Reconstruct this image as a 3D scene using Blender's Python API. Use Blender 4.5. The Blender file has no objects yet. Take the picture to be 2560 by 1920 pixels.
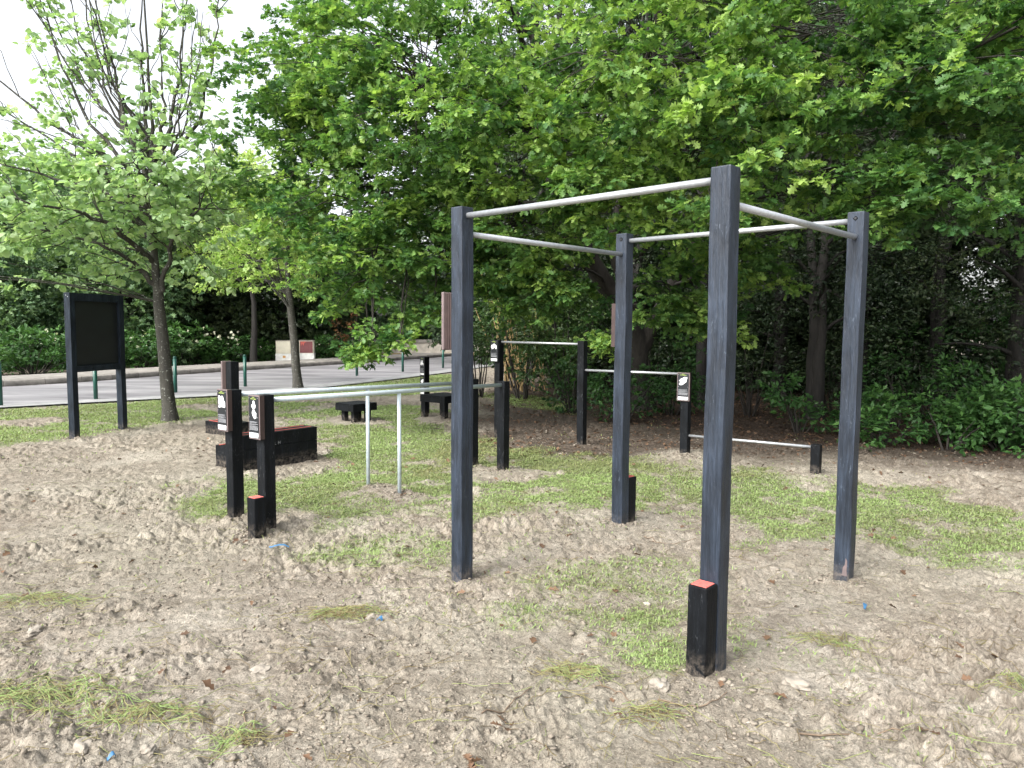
import bpy, bmesh, math, random
import numpy as np
from mathutils import Vector, Matrix
RS = np.random.RandomState(7)
random.seed(7)
SC = bpy.context.scene
COL = SC.collection
R = math.radians

# ------------------------------------------------------------------ materials
def nodemat(name):
    m = bpy.data.materials.new(name); m.use_nodes = True
    nt = m.node_tree; nt.nodes.clear()
    out = nt.nodes.new('ShaderNodeOutputMaterial')
    b = nt.nodes.new('ShaderNodeBsdfPrincipled')
    nt.links.new(b.outputs[0], out.inputs[0])
    return m, nt, b, out
def N(nt, t, **kw):
    n = nt.nodes.new(t)
    for k, v in kw.items(): setattr(n, k, v)
    return n
def noise(nt, scale, detail=4, rough=.55, vec=None, dist=0.):
    n = N(nt, 'ShaderNodeTexNoise'); n.inputs['Scale'].default_value = scale
    n.inputs['Detail'].default_value = detail; n.inputs['Roughness'].default_value = rough
    n.inputs['Distortion'].default_value = dist
    if vec is not None: nt.links.new(vec, n.inputs['Vector'])
    return n
def ramp(nt, src, stops):
    r = N(nt, 'ShaderNodeValToRGB')
    while len(r.color_ramp.elements) < len(stops): r.color_ramp.elements.new(.5)
    for e, (p, c) in zip(r.color_ramp.elements, stops):
        e.position = p; e.color = (*c, 1) if len(c) == 3 else c
    nt.links.new(src, r.inputs[0]); return r
def mixc(nt, fac, a, b, mode='MIX'):
    m = N(nt, 'ShaderNodeMix', data_type='RGBA', blend_type=mode)
    for s, i in ((fac, 0), (a, 6), (b, 7)):
        if hasattr(s, 'links') or hasattr(s, 'is_linked'): nt.links.new(s, m.inputs[i])
        elif isinstance(s, (int, float)): m.inputs[i].default_value = s
        else: m.inputs[i].default_value = (*s, 1)
    return m.outputs[2]
def bump(nt, b, src, strength=.5, dist=.01, prev=None):
    n = N(nt, 'ShaderNodeBump'); n.inputs['Strength'].default_value = strength; n.inputs['Distance'].default_value = dist
    nt.links.new(src, n.inputs['Height'])
    if prev is not None: nt.links.new(prev.outputs[0], n.inputs['Normal'])
    nt.links.new(n.outputs[0], b.inputs['Normal']); return n
def objvec(nt, sc=(1, 1, 1)):
    t = N(nt, 'ShaderNodeTexCoord'); mp = N(nt, 'ShaderNodeMapping'); mp.inputs['Scale'].default_value = sc
    nt.links.new(t.outputs['Object'], mp.inputs[0]); return mp.outputs[0]

def mat_plain(name, col, rough=.6, var=.15, scale=30, metal=0., bmp=.2):
    m, nt, b, _ = nodemat(name)
    n = noise(nt, scale, 5, .6, objvec(nt))
    c = ramp(nt, n.outputs[0], [(.3, [x * (1 - var) for x in col]), (.7, [min(1, x * (1 + var)) for x in col])])
    nt.links.new(c.outputs[0], b.inputs['Base Color'])
    b.inputs['Roughness'].default_value = rough; b.inputs['Metallic'].default_value = metal
    if bmp: bump(nt, b, n.outputs[0], bmp, .003)
    return m
def mat_paint(name, col, edge, scuff=.0, rough=.5):
    """brush-painted timber: grain along z, scratches, flaked marks"""
    m, nt, b, _ = nodemat(name)
    g = noise(nt, 60, 5, .65, objvec(nt, (1, 1, .06)), .3)
    big = noise(nt, 9, 4, .6, objvec(nt, (1, 1, .35)))
    fl = noise(nt, 95, 3, .7, objvec(nt, (1, 1, .28)))
    zone = noise(nt, 6, 2, .5, objvec(nt))
    c = ramp(nt, big.outputs[0], [(.32, [x * .6 for x in col]), (.68, [x * 1.5 for x in col])]).outputs[0]
    c = mixc(nt, .5, c, ramp(nt, g.outputs[0], [(.34, (.45, .45, .45)), (.5, (1, 1, 1)), (.66, (1.9, 1.9, 1.95))]).outputs[0], 'MULTIPLY')
    mul = N(nt, 'ShaderNodeMath', operation='MULTIPLY')
    f1 = ramp(nt, fl.outputs[0], [(.60, (0, 0, 0)), (.66, (1, 1, 1))]); z1 = ramp(nt, zone.outputs[0], [(.50 - scuff * .2, (0, 0, 0)), (.66 - scuff * .2, (1, 1, 1))])
    nt.links.new(f1.outputs[0], mul.inputs[0]); nt.links.new(z1.outputs[0], mul.inputs[1])
    mm = N(nt, 'ShaderNodeMath', operation='MULTIPLY'); mm.inputs[1].default_value = .5 + scuff * .4
    nt.links.new(mul.outputs[0], mm.inputs[0])
    c = mixc(nt, mm.outputs[0], c, edge)
    tc = N(nt, 'ShaderNodeTexCoord'); sz = N(nt, 'ShaderNodeSeparateXYZ'); nt.links.new(tc.outputs['Object'], sz.inputs[0])
    mr = N(nt, 'ShaderNodeMapRange'); mr.inputs['From Min'].default_value = .02; mr.inputs['From Max'].default_value = .11; mr.inputs['To Min'].default_value = 1.; mr.inputs['To Max'].default_value = 0.; nt.links.new(sz.outputs[2], mr.inputs[0])
    b.inputs['Specular IOR Level'].default_value = .36 if rough < .48 else .14
    dn = ramp(nt, noise(nt, 24, 5, .7, tc.outputs['Object']).outputs[0], [(.42, (0, 0, 0)), (.68, (.5,) * 3)]); dm = N(nt, 'ShaderNodeMath', operation='MULTIPLY'); nt.links.new(mr.outputs[0], dm.inputs[0]); nt.links.new(dn.outputs[0], dm.inputs[1])
    c = mixc(nt, dm.outputs[0], c, (.22, .185, .15))
    nt.links.new(c, b.inputs['Base Color'])
    rr = ramp(nt, g.outputs[0], [(.3, (rough - .1,) * 3), (.7, (rough + .12,) * 3)]); nt.links.new(rr.outputs[0], b.inputs['Roughness'])
    p = bump(nt, b, g.outputs[0], .9, .008); bump(nt, b, big.outputs[0], .6, .02, p)
    return m
def mat_leaf(name, dark, mid, light, trans=.3, rough=.5, spec=.35):
    m, nt, b, out = nodemat(name)
    a = N(nt, 'ShaderNodeAttribute', attribute_name='tint')
    c = ramp(nt, a.outputs['Fac'], [(0., dark), (.5, mid), (1., light)])
    nt.links.new(c.outputs[0], b.inputs['Base Color'])
    b.inputs['Roughness'].default_value = rough; b.inputs['Specular IOR Level'].default_value = spec
    t = N(nt, 'ShaderNodeBsdfTranslucent'); br = mixc(nt, 1., c.outputs[0], (1.25, 1.35, .75), 'MULTIPLY')
    nt.links.new(br, t.inputs[0])
    mx = N(nt, 'ShaderNodeMixShader'); mx.inputs[0].default_value = trans
    nt.links.new(b.outputs[0], mx.inputs[1]); nt.links.new(t.outputs[0], mx.inputs[2]); nt.links.new(mx.outputs[0], out.inputs[0])
    return m
def mat_bark(name, a, b_, lich=0.):
    m, nt, b, _ = nodemat(name)
    n = noise(nt, 14, 6, .65, objvec(nt, (1, 1, .3)), .5)
    c = ramp(nt, n.outputs[0], [(.3, a), (.7, b_)]).outputs[0]
    if lich:
        l = noise(nt, 26, 3, .6, objvec(nt, (1, 1, 1.6))); f = ramp(nt, l.outputs[0], [(.62, (0, 0, 0)), (.68, (lich,) * 3)])
        c = mixc(nt, f.outputs[0], c, (.42, .44, .40))
    nt.links.new(c, b.inputs['Base Color']); b.inputs['Roughness'].default_value = .85
    bump(nt, b, n.outputs[0], .9, .02)
    return m

M = {}
M['post'] = mat_paint('blue_grey_timber_paint', (.015, .0215, .033), (.11, .135, .17), .12, .45)
M['black'] = mat_paint('black_timber_paint', (.004, .005, .0065), (.10, .11, .115), .16, .6)
M['board'] = mat_paint('dark_board_paint', (.012, .017, .024), (.06, .07, .08), .0, .5)
M['boardpanel'] = mat_plain('dark_blank_panel', (.006, .008, .010), .55, .3, 5)
M['steel'] = mat_plain('galvanised_steel', (.38, .40, .42), .42, .14, 40, .55, .25)
M['pale'] = mat_plain('pale_painted_rail', (.38, .44, .47), .38, .12, 25, .25, .3)
M['brown'] = mat_plain('brown_recycled_plastic', (.040, .023, .021), .5, .25, 20)
M['rim'] = mat_plain('light_sign_rim', (.13, .10, .10), .5, .2, 30)
M['plate'] = mat_plain('black_sign_plate', (.010, .012, .016), .35, .1, 10, bmp=0)
M['white'] = mat_plain('white_print', (.78, .79, .80), .5, .03, 10, bmp=0)
M['grey'] = mat_plain('grey_print', (.30, .31, .33), .5, .1, 60, bmp=0)
M['lime'] = mat_plain('lime_print', (.34, .44, .10), .5, .05, 10, bmp=0)
M['red'] = mat_plain('red_grip_pad', (.48, .105, .088), .85, .22, 55, bmp=.6)
M['green'] = mat_plain('dark_green_metal', (.004, .055, .040), .35, .2, 8)
M['concrete'] = mat_plain('pale_concrete', (.33, .30, .26), .85, .3, 6, bmp=.5)
M['kerb'] = mat_plain('kerb_concrete', (.21, .195, .175), .85, .35, 4, bmp=.4)
M['paving'] = mat_plain('grey_paving', (.25, .25, .25), .7, .25, 2.5, bmp=.4)
M['cabinet'] = mat_plain('white_cabinet', (.66, .62, .50), .6, .1, 5)
M['plinth'] = mat_plain('white_plinth', (.78, .78, .76), .7, .15, 6)
M['maroon'] = mat_plain('faded_maroon_panel', (.17, .05, .055), .6, .2, 4)
M['orange'] = mat_plain('orange_label', (.6, .32, .08), .5, .1, 20, bmp=0)
M['scrap'] = mat_plain('blue_plastic', (.03, .12, .24), .6, .2, 40)
M['stone'] = mat_plain('pale_stone', (.23, .205, .17), .9, .25, 25, bmp=.8)
M['twig'] = mat_plain('dry_twig', (.15, .11, .075), .85, .3, 40)
M['straw'] = mat_leaf('straw_blades', (.13, .085, .04), (.29, .26, .12), (.25, .36, .12), .2, .6)
M['grass'] = mat_leaf('grass_blades', (.25, .225, .115), (.20, .25, .10), (.26, .35, .13), .3, .6)
M['deadleaf'] = mat_leaf('fallen_leaves', (.06, .034, .02), (.10, .058, .034), (.17, .10, .06), .1, .7)
M['oak'] = mat_leaf('oak_leaves', (.044, .112, .038), (.114, .226, .062), (.305, .440, .115), .43, .48)
M['linden'] = mat_leaf('linden_leaves', (.15, .25, .13), (.29, .42, .21), (.44, .55, .31), .42, .55)
M['yellow'] = mat_leaf('yellow_green_leaves', (.14, .25, .06), (.25, .38, .10), (.41, .51, .17), .4, .5)
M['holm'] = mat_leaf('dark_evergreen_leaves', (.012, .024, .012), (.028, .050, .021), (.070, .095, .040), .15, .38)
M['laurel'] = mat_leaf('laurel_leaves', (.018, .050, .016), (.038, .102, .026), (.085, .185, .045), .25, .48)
M['wood'] = mat_leaf('far_wood_leaves', (.040, .085, .045), (.085, .155, .072), (.190, .285, .120), .3, .5)
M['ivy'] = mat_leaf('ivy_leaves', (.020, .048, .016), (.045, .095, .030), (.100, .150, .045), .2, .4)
M['copper'] = mat_leaf('copper_leaves', (.05, .05, .02), (.12, .07, .03), (.26, .11, .05), .3, .5)
M['bark'] = mat_bark('dark_bark', (.010, .0085, .007), (.042, .036, .030)); M['wbark'] = mat_bark('wood_bark', (.005, .0045, .004), (.020, .0175, .015))
M['linbark'] = mat_bark('linden_bark', (.018, .017, .014), (.055, .052, .042), .8)
M['bamboo'] = mat_plain('dry_bamboo', (.34, .24, .11), .6, .3, 10)

def mat_ground():
    m, nt, b, _ = nodemat('bare_soil')
    pos = N(nt, 'ShaderNodeNewGeometry').outputs['Position']
    sep = N(nt, 'ShaderNodeMapping'); sep.inputs['Scale'].default_value = (1, 1, .0); nt.links.new(pos, sep.inputs[0]); P = sep.outputs[0]
    big = noise(nt, .9, 4, .6, P); mid = noise(nt, 7, 5, .65, P, .6); fine = noise(nt, 42, 5, .7, P, 1.2); vf = noise(nt, 150, 3, .7, P, .8)
    c = ramp(nt, mid.outputs[0], [(.30, (.172, .145, .115)), (.50, (.268, .235, .191)), (.66, (.348, .314, .264))]).outputs[0]
    w = ramp(nt, big.outputs[0], [(.50, (0, 0, 0)), (.68, (.75,) * 3)]).outputs[0]
    c = mixc(nt, w, c, (.42, .385, .33))
    pink = noise(nt, .45, 2, .5, P); pk = ramp(nt, pink.outputs[0], [(.42, (0, 0, 0)), (.62, (.5,) * 3)]).outputs[0]
    c = mixc(nt, pk, c, (.29, .27, .215))
    f = ramp(nt, fine.outputs[0], [(.30, (.38, .35, .32)), (.48, (.97, .97, .97)), (.75, (1.35, 1.34, 1.32))]).outputs[0]
    c = mixc(nt, .85, c, f, 'MULTIPLY')
    g = ramp(nt, vf.outputs[0], [(.34, (.6, .58, .55)), (.52, (1, 1, 1)), (.75, (1.2, 1.2, 1.2))]).outputs[0]
    c = mixc(nt, .7, c, g, 'MULTIPLY')
    ah = N(nt, 'ShaderNodeAttribute', attribute_name='humus_shade')
    hum_shade = ramp(nt, fine.outputs[0], [(.35, (.028, .020, .015)), (.55, (.064, .047, .036)), (.75, (.12, .088, .065))]).outputs[0]  # dark leaf-mould brown, with the shade under the trees painted in
    c = mixc(nt, ah.outputs['Fac'], c, hum_shade)
    ag = N(nt, 'ShaderNodeAttribute', attribute_name='grass')
    gr = ramp(nt, mid.outputs[0], [(.3, (.13, .14, .055)), (.55, (.13, .19, .055)), (.75, (.20, .27, .085))]).outputs[0]
    gr = mixc(nt, .9, gr, f, 'MULTIPLY')
    sm = N(nt, 'ShaderNodeMath', operation='MULTIPLY'); sm.inputs[1].default_value = .62; nt.links.new(ag.outputs['Fac'], sm.inputs[0])
    c = mixc(nt, sm.outputs[0], c, gr)
    nt.links.new(c, b.inputs['Base Color']); b.inputs['Roughness'].default_value = .95; b.inputs['Specular IOR Level'].default_value = .15
    p = bump(nt, b, fine.outputs[0], 1., .022); bump(nt, b, vf.outputs[0], .8, .007, p)
    return m
M['soil'] = mat_ground()
def mat_clod():
    m, nt, b, _ = nodemat('soil_clods')
    a = N(nt, 'ShaderNodeAttribute', attribute_name='tint')
    c = ramp(nt, a.outputs['Fac'], [(0, (.12, .10, .078)), (.5, (.235, .205, .166)), (1, (.34, .308, .258))]).outputs[0]
    n = noise(nt, 120, 4, .6, N(nt, 'ShaderNodeNewGeometry').outputs['Position'])
    nt.links.new(c, b.inputs['Base Color']); b.inputs['Roughness'].default_value = .95; b.inputs['Specular IOR Level'].default_value = .15
    bump(nt, b, n.outputs[0], .8, .008); return m
M['clod'] = mat_clod()
def mat_road():
    m, nt, b, _ = nodemat('damp_asphalt')
    P = N(nt, 'ShaderNodeNewGeometry').outputs['Position']
    mpr = N(nt, 'ShaderNodeMapping'); mpr.inputs['Rotation'].default_value = (0, 0, -.95); mpr.inputs['Scale'].default_value = (.35, 1.6, 1); nt.links.new(P, mpr.inputs[0]); n = noise(nt, .8, 6, .65, mpr.outputs[0], .5); f = noise(nt, 60, 3, .6, P); s = noise(nt, 3, 4, .7, P)
    c = ramp(nt, n.outputs[0], [(.36, (.12, .116, .122)), (.52, (.21, .204, .214)), (.66, (.33, .32, .33))]).outputs[0]  # reflective sheen of the wet streaks painted as paler colour
    c = mixc(nt, .5, c, ramp(nt, f.outputs[0], [(.3, (.6,) * 3), (.7, (1.3,) * 3)]).outputs[0], 'MULTIPLY')
    nt.links.new(c, b.inputs['Base Color'])
    r = ramp(nt, n.outputs[0], [(.40, (.62,) * 3), (.6, (.38,) * 3)]); nt.links.new(r.outputs[0], b.inputs['Roughness'])
    bump(nt, b, s.outputs[0], .25, .01); return m
M['road'] = mat_road()

# ------------------------------------------------------------------ mesh helpers
def link(name, me, mat, parent=None):
    o = bpy.data.objects.new(name, me); COL.objects.link(o)
    if mat is not None: me.materials.append(mat)
    if parent is not None: o.parent = parent
    return o
def tag(o, label=None, cat=None, group=None, kind=None):
    if label: o['label'] = label
    if cat: o['category'] = cat
    if group: o['group'] = group
    if kind: o['kind'] = kind
    return o
def thing(name, loc, rz, label, cat, group=None):
    o = bpy.data.objects.new(name, None); COL.objects.link(o); o.location = loc; o.rotation_euler = (0, 0, rz)
    o.empty_display_size = .1
    return tag(o, label, cat, group)
def mesh_np(name, V, F, mat, parent=None, tint=None, attrs=None, smooth=False, hide=False):
    """V (n,3); F list of int arrays (m,k)"""
    me = bpy.data.meshes.new(name)
    F = [np.asarray(f, np.int32) for f in (F if isinstance(F, list) else [F]) if len(f)]
    me.vertices.add(len(V)); me.vertices.foreach_set('co', np.asarray(V, np.float32).ravel())
    li = np.concatenate([f.ravel() for f in F]); ks = np.concatenate([np.full(len(f), f.shape[1], np.int32) for f in F])
    me.loops.add(len(li)); me.loops.foreach_set('vertex_index', li)
    me.polygons.add(len(ks)); st = np.concatenate([[0], np.cumsum(ks)[:-1]]).astype(np.int32)
    me.polygons.foreach_set('loop_start', st)
    try: me.polygons.foreach_set('loop_total', ks)
    except Exception: pass
    if smooth: me.polygons.foreach_set('use_smooth', np.ones(len(ks), bool))
    me.update(calc_edges=True)
    at = dict(attrs or {})
    if tint is not None: at['tint'] = tint
    for k, v in at.items():
        a = me.attributes.new(k, 'FLOAT', 'POINT'); a.data.foreach_set('value', np.asarray(v, np.float32))
    return link(name, me, mat, parent)

def box(name, lo, hi, mat, parent=None, bev=.004, wob=0.):
    bm = bmesh.new()
    v = [bm.verts.new((x, y, z)) for z in (lo[2], hi[2]) for y in (lo[1], hi[1]) for x in (lo[0], hi[0])]
    for f in ((0, 2, 3, 1), (4, 5, 7, 6), (0, 1, 5, 4), (2, 6, 7, 3), (0, 4, 6, 2), (1, 3, 7, 5)): bm.faces.new([v[i] for i in f])
    if wob:
        es = [e for e in bm.edges if abs(e.verts[0].co.z - e.verts[1].co.z) > 1e-4]
        bmesh.ops.subdivide_edges(bm, edges=es, cuts=max(3, int((hi[2] - lo[2]) / .12)), use_grid_fill=True)
    if bev: bmesh.ops.bevel(bm, geom=[e for e in bm.edges if e.calc_face_angle(0) > .5], offset=bev, segments=2, profile=.6, affect='EDGES')
    if wob:
        for q in bm.verts:
            q.co.x += wob * math.sin(q.co.z * 5.3 + lo[0] * 9) * math.cos(q.co.z * 2.1 + lo[1] * 5) + random.uniform(-.0006, .0006)
            q.co.y += wob * math.sin(q.co.z * 4.1 + lo[1] * 7 + 1) + random.uniform(-.0006, .0006)
    me = bpy.data.meshes.new(name); bm.to_mesh(me); bm.free()
    return link(name, me, mat, parent)
def boxes(name, lst, mat, parent=None, bev=.0):
    bm = bmesh.new()
    for lo, hi in lst:
        v = [bm.verts.new((x, y, z)) for z in (lo[2], hi[2]) for y in (lo[1], hi[1]) for x in (lo[0], hi[0])]
        for f in ((0, 2, 3, 1), (4, 5, 7, 6), (0, 1, 5, 4), (2, 6, 7, 3), (0, 4, 6, 2), (1, 3, 7, 5)): bm.faces.new([v[i] for i in f])
    if bev: bmesh.ops.bevel(bm, geom=list(bm.edges), offset=bev, segments=1, affect='EDGES')
    me = bpy.data.meshes.new(name); bm.to_mesh(me); bm.free()
    return link(name, me, mat, parent)
def rod(name, a, b, r, mat, parent=None, n=20, cap=False):
    a = Vector(a); b = Vector(b); bm = bmesh.new(); L = (b - a).length
    bmesh.ops.create_cone(bm, cap_ends=True, segments=n, radius1=r, radius2=r, depth=L)
    if cap: bmesh.ops.bevel(bm, geom=[e for e in bm.edges if e.calc_face_angle(0) > 1], offset=r * .35, segments=3, affect='EDGES')
    q = (b - a).to_track_quat('Z', 'Y').to_matrix().to_4x4(); bmesh.ops.transform(bm, matrix=Matrix.Translation((a + b) / 2) @ q, verts=bm.verts)
    me = bpy.data.meshes.new(name); bm.to_mesh(me); bm.free()
    for p in me.polygons: p.use_smooth = len(p.vertices) == 4
    return link(name, me, mat, parent)
def local(root, p):
    c, s = math.cos(-root.rotation_euler.z), math.sin(-root.rotation_euler.z)
    x, y = p[0] - root.location.x, p[1] - root.location.y
    return (x * c - y * s, x * s + y * c)

class Tubes:
    def __init__(s): s.V = []; s.F = []; s.n = 0
    def add(s, pts, rad, k=6):
        pts = np.asarray(pts, float); rad = np.asarray(rad, float); m = len(pts)
        d = np.gradient(pts, axis=0); d /= np.linalg.norm(d, axis=1)[:, None] + 1e-9
        ref = np.array([0, 0, 1.]) if abs(d[0, 2]) < .9 else np.array([1., 0, 0])
        a = np.cross(d, ref); a /= np.linalg.norm(a, axis=1)[:, None] + 1e-9; b = np.cross(d, a)
        th = np.arange(k) * 2 * np.pi / k
        ring = pts[:, None] + rad[:, None, None] * (np.cos(th)[None, :, None] * a[:, None] + np.sin(th)[None, :, None] * b[:, None])
        s.V.append(ring.reshape(-1, 3))
        i = np.arange(m - 1)[:, None] * k; j = np.arange(k)[None, :]; j2 = (j + 1) % k
        s.F.append((np.stack([i + j, i + j2, i + k + j2, i + k + j], -1).reshape(-1, 4)) + s.n); s.n += m * k
    def build(s, name, mat, parent=None): return mesh_np(name, np.concatenate(s.V), [np.concatenate(s.F)], mat, parent, smooth=True)
def smooth_path(pts, n=10, jit=0., rs=RS):
    pts = np.asarray(pts, float)
    if len(pts) == 2: pts = np.array([pts[0], (pts[0] + pts[1]) / 2, pts[1]])
    t = np.linspace(0, len(pts) - 1, n); i = np.clip(t.astype(int), 0, len(pts) - 2); f = (t - i)[:, None]
    P = np.vstack([2 * pts[0] - pts[1], pts, 2 * pts[-1] - pts[-2]]); p0, p1, p2, p3 = P[i], P[i + 1], P[i + 2], P[i + 3]
    o = .5 * ((2 * p1) + (-p0 + p2) * f + (2 * p0 - 5 * p1 + 4 * p2 - p3) * f ** 2 + (-p0 + 3 * p1 - 3 * p2 + p3) * f ** 3)
    if jit: o[1:-1] += rs.normal(0, jit, (n - 2, 3))
    return o

# leaf templates (x along, y across, z up)
def tmpl(outline, z=None, spine=.5):
    o = [(x, y) for x, y in outline]; full = o + [(x, -y) for x, y in reversed(o[1:-1])]
    V = [(spine, 0, 0)] + [(x, y, abs(y) * .35 - .12 * (x - .4) ** 2) for x, y in full]
    n = len(full); F = [(0, 1 + i, 1 + (i + 1) % n) for i in range(n)]
    return np.array(V, float), np.array(F)
T_OAK = tmpl([(0, 0), (.15, .06), (.26, .23), (.36, .10), (.51, .36), (.61, .15), (.77, .34), (.85, .15), (.97, .13), (1, 0)])
T_OAKS = tmpl([(0, 0), (.25, .25), (.38, .13), (.62, .36), (.78, .16), (1, 0)])
T_ROUND = tmpl([(0, 0), (.05, .28), (.40, .44), (.78, .28), (1, 0)])
T_ELL = (np.array([(0, 0, 0), (.45, .24, .06), (1, 0, -.05), (.45, -.24, .06)], float), np.array([(0, 1, 2), (0, 2, 3)]))
T_MAPLE = tmpl([(0, 0), (.18, .30), (.30, .16), (.52, .42), (.62, .16), (1, 0)])
def norm(v): return v / (np.linalg.norm(v, axis=-1, keepdims=True) + 1e-9)
class Leaves:
    def __init__(s): s.p = []; s.d = []; s.n = []; s.s = []; s.t = []
    def add(s, p, d, n, size, tint):
        s.p.append(p); s.d.append(d); s.n.append(n); s.s.append(size); s.t.append(tint)
    def build(s, name, T, mat, parent=None):
        p, d, n = (np.concatenate(a) for a in (s.p, s.d, s.n)); sz = np.concatenate(s.s); t = np.concatenate(s.t)
        d = norm(d); b = norm(np.cross(n, d)); n = np.cross(d, b)
        V, F = T
        W = p[:, None] + sz[:, None, None] * (V[None, :, 0:1] * d[:, None] + V[None, :, 1:2] * b[:, None] + V[None, :, 2:3] * n[:, None])
        k = len(V); FF = (F[None] + (np.arange(len(p)) * k)[:, None, None]).reshape(-1, 3)
        return mesh_np(name, W.reshape(-1, 3), [FF], mat, parent, tint=np.repeat(np.clip(t, 0, 1), k))
def rosettes(L, c, out, n, size, rs, base=.5, spread=.1, up=.8, droop=0., tv=.15):
    """c (m,3) tips, out (m,3) directions; n leaves each"""
    m = len(c)
    P = np.repeat(c, n, 0) + rs.normal(0, spread * .5, (m * n, 3)) * [1, 1, .5]
    D = rs.normal(0, 1, (m * n, 3)) * [1, 1, .45] + np.repeat(out, n, 0) * .9; D[:, 2] -= droop
    Nn = rs.normal(0, .45, (m * n, 3)); Nn[:, 2] += up
    s_ = size * rs.uniform(.5, 1.3, m * n)
    bt = base if np.ndim(base) else np.full(m, base)
    t = np.repeat(bt + rs.normal(0, .12, m), n) + rs.normal(0, tv, m * n)
    L.add(P, D, norm(Nn), s_, t)

# ------------------------------------------------------------------ noise for the ground
def hsh(ix, iy, seed):
    h = (ix.astype(np.int64) * 374761393 + iy.astype(np.int64) * 668265263 + seed * 974634777) & 0xffffffff
    h = ((h ^ (h >> 13)) * 1274126177) & 0xffffffff; h = h ^ (h >> 16)
    return (h & 0xffffff) / float(0xffffff)
def vn(x, y, seed=0):
    ix = np.floor(x); iy = np.floor(y); fx = x - ix; fy = y - iy
    fx = fx * fx * (3 - 2 * fx); fy = fy * fy * (3 - 2 * fy)
    a, b, c, d = hsh(ix, iy, seed), hsh(ix + 1, iy, seed), hsh(ix, iy + 1, seed), hsh(ix + 1, iy + 1, seed)
    return (a * (1 - fx) + b * fx) * (1 - fy) + (c * (1 - fx) + d * fx) * fy
def worley(x, y, seed=0):
    ix = np.floor(x); iy = np.floor(y); best = np.full(x.shape, 9.); hid = np.zeros(x.shape)
    for dx in (-1, 0, 1):
        for dy in (-1, 0, 1):
            cx = ix + dx; cy = iy + dy; r = hsh(cx, cy, seed)
            d = (cx + r - x) ** 2 + (cy + hsh(cx, cy, seed + 5) - y) ** 2
            k = d < best; best = np.where(k, d, best); hid = np.where(k, hsh(cx, cy, seed + 9), hid)
    return np.sqrt(best), hid
POLY = dict(
lawn=[(-14,3),(-9.5,7.2),(-6.9, 9.93), (-6.48, 10.8), (-6.09, 12.05), (-5.59, 13.01), (-4.99, 13.6), (-4.21, 14.41), (-3.64, 16.81), (-2.33, 18.08), (-1.29, 19.53), (-1.5, 25), (-2.33, 25.7), (-5.99, 17.6), (-8.0, 15.9), (-9.9, 14.2), (-22, 4)],
centre=[(-3.11, 6.79), (-3.33, 7.48), (-3.19, 8.08), (-2.53, 7.93), (-2.48, 8.46), (-2.33, 9.13), (-2.77, 10.62), (-3.16, 12.1), (-4.03, 12.97), (-4.44, 14.0), (-3.7, 15.3), (-2.02, 15.7), (-1.37, 15.02), (-0.92, 11.67), (-0.31, 10.96), (0.56, 9.41), (1.42, 9.62), (2.24, 8.99), (2.2, 8.41), (1.25, 6.65), (0.62, 6.72), (0.2, 6.89), (-0.22, 6.36), (-0.5, 6.7), (-0.64, 6.5), (-1.24, 6.41), (-1.6, 6.2), (-2.01, 6.5), (-2.32, 6.6), (-2.64, 6.37)],
right=[(2.17, 8.69), (3.28, 9.04), (3.18, 7.94), (4.06, 8.09), (4.5, 7.53), (4.6, 5.9), (3.58, 5.07), (3.35, 5.28), (3.0, 5.94), (2.56, 5.79), (1.82, 5.77), (1.55, 6.49)],
patch=[(0.07, 4.17), (0.2, 4.0), (0.31, 3.82), (0.57, 3.71), (0.79, 3.89), (1.0, 4.02), (1.21, 4.53), (0.91, 4.48), (0.63, 4.36), (0.35, 4.28)],
patch2=[(-1.39, 5.17), (-1.44, 5.63), (-1.2, 5.83), (-0.97, 6.04), (-0.69, 5.77), (-0.79, 5.34), (-1.11, 5.07)],
sparse=[(0.21, 5.0), (0.74, 5.11), (1.21, 5.51), (1.47, 5.29), (1.17, 4.61), (0.56, 4.44), (0.22, 4.51)],
patch3=[(1.32, 4.23), (1.59, 4.16), (1.58, 3.73), (1.33, 3.78)],
hedge=[(-1.2, 18.87), (1.44, 17.19), (1.21, 14.36), (-0.06, 16.03)])
STR = dict(lawn=1., centre=1., right=.85, patch=.8, patch2=.8, sparse=.4, patch3=.45, hedge=.9)
SOIL = [(-2.91, 13.03, 0.61, 0.6), (-1.29, 13.68, 0.6, .8), (-1.16, 7.23, 0.55, 0.4), (-2.67, 9.11, 0.6, 0.7), (-0.1, 8.19, 0.5, 0.45), (-2.11, 5.94, 0.4, 0.45), (-5.6, 15.0, 1.3, 0.5), (0.93, 10.16, 0.4, 0.5), (0.96, 6.17, 0.55, 0.5), (2.24, 9.48, 0.4, 0.4), (3.52, 8.46, 0.35, 0.4), (-8.0, 12.5, 0.6, 0.5), (-4.4, 16.6, .9, .5)]
ROADN = [(-60, -40), (-30, -6), (-18, 6.2), (-9.9, 14.28), (-6.05, 17.8), (-4.1, 21.6), (-2.38, 26.04), (-.8, 31), (1.5, 38), (5, 50)]
ROADF = [(-66, -32), (-36, 0), (-22, 10.5), (-13.4, 18.8), (-11.1, 23.6), (-9.2, 27.6), (-6.78, 32.3), (-5.2, 36), (-3.6, 40), (0, 52)]
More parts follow.
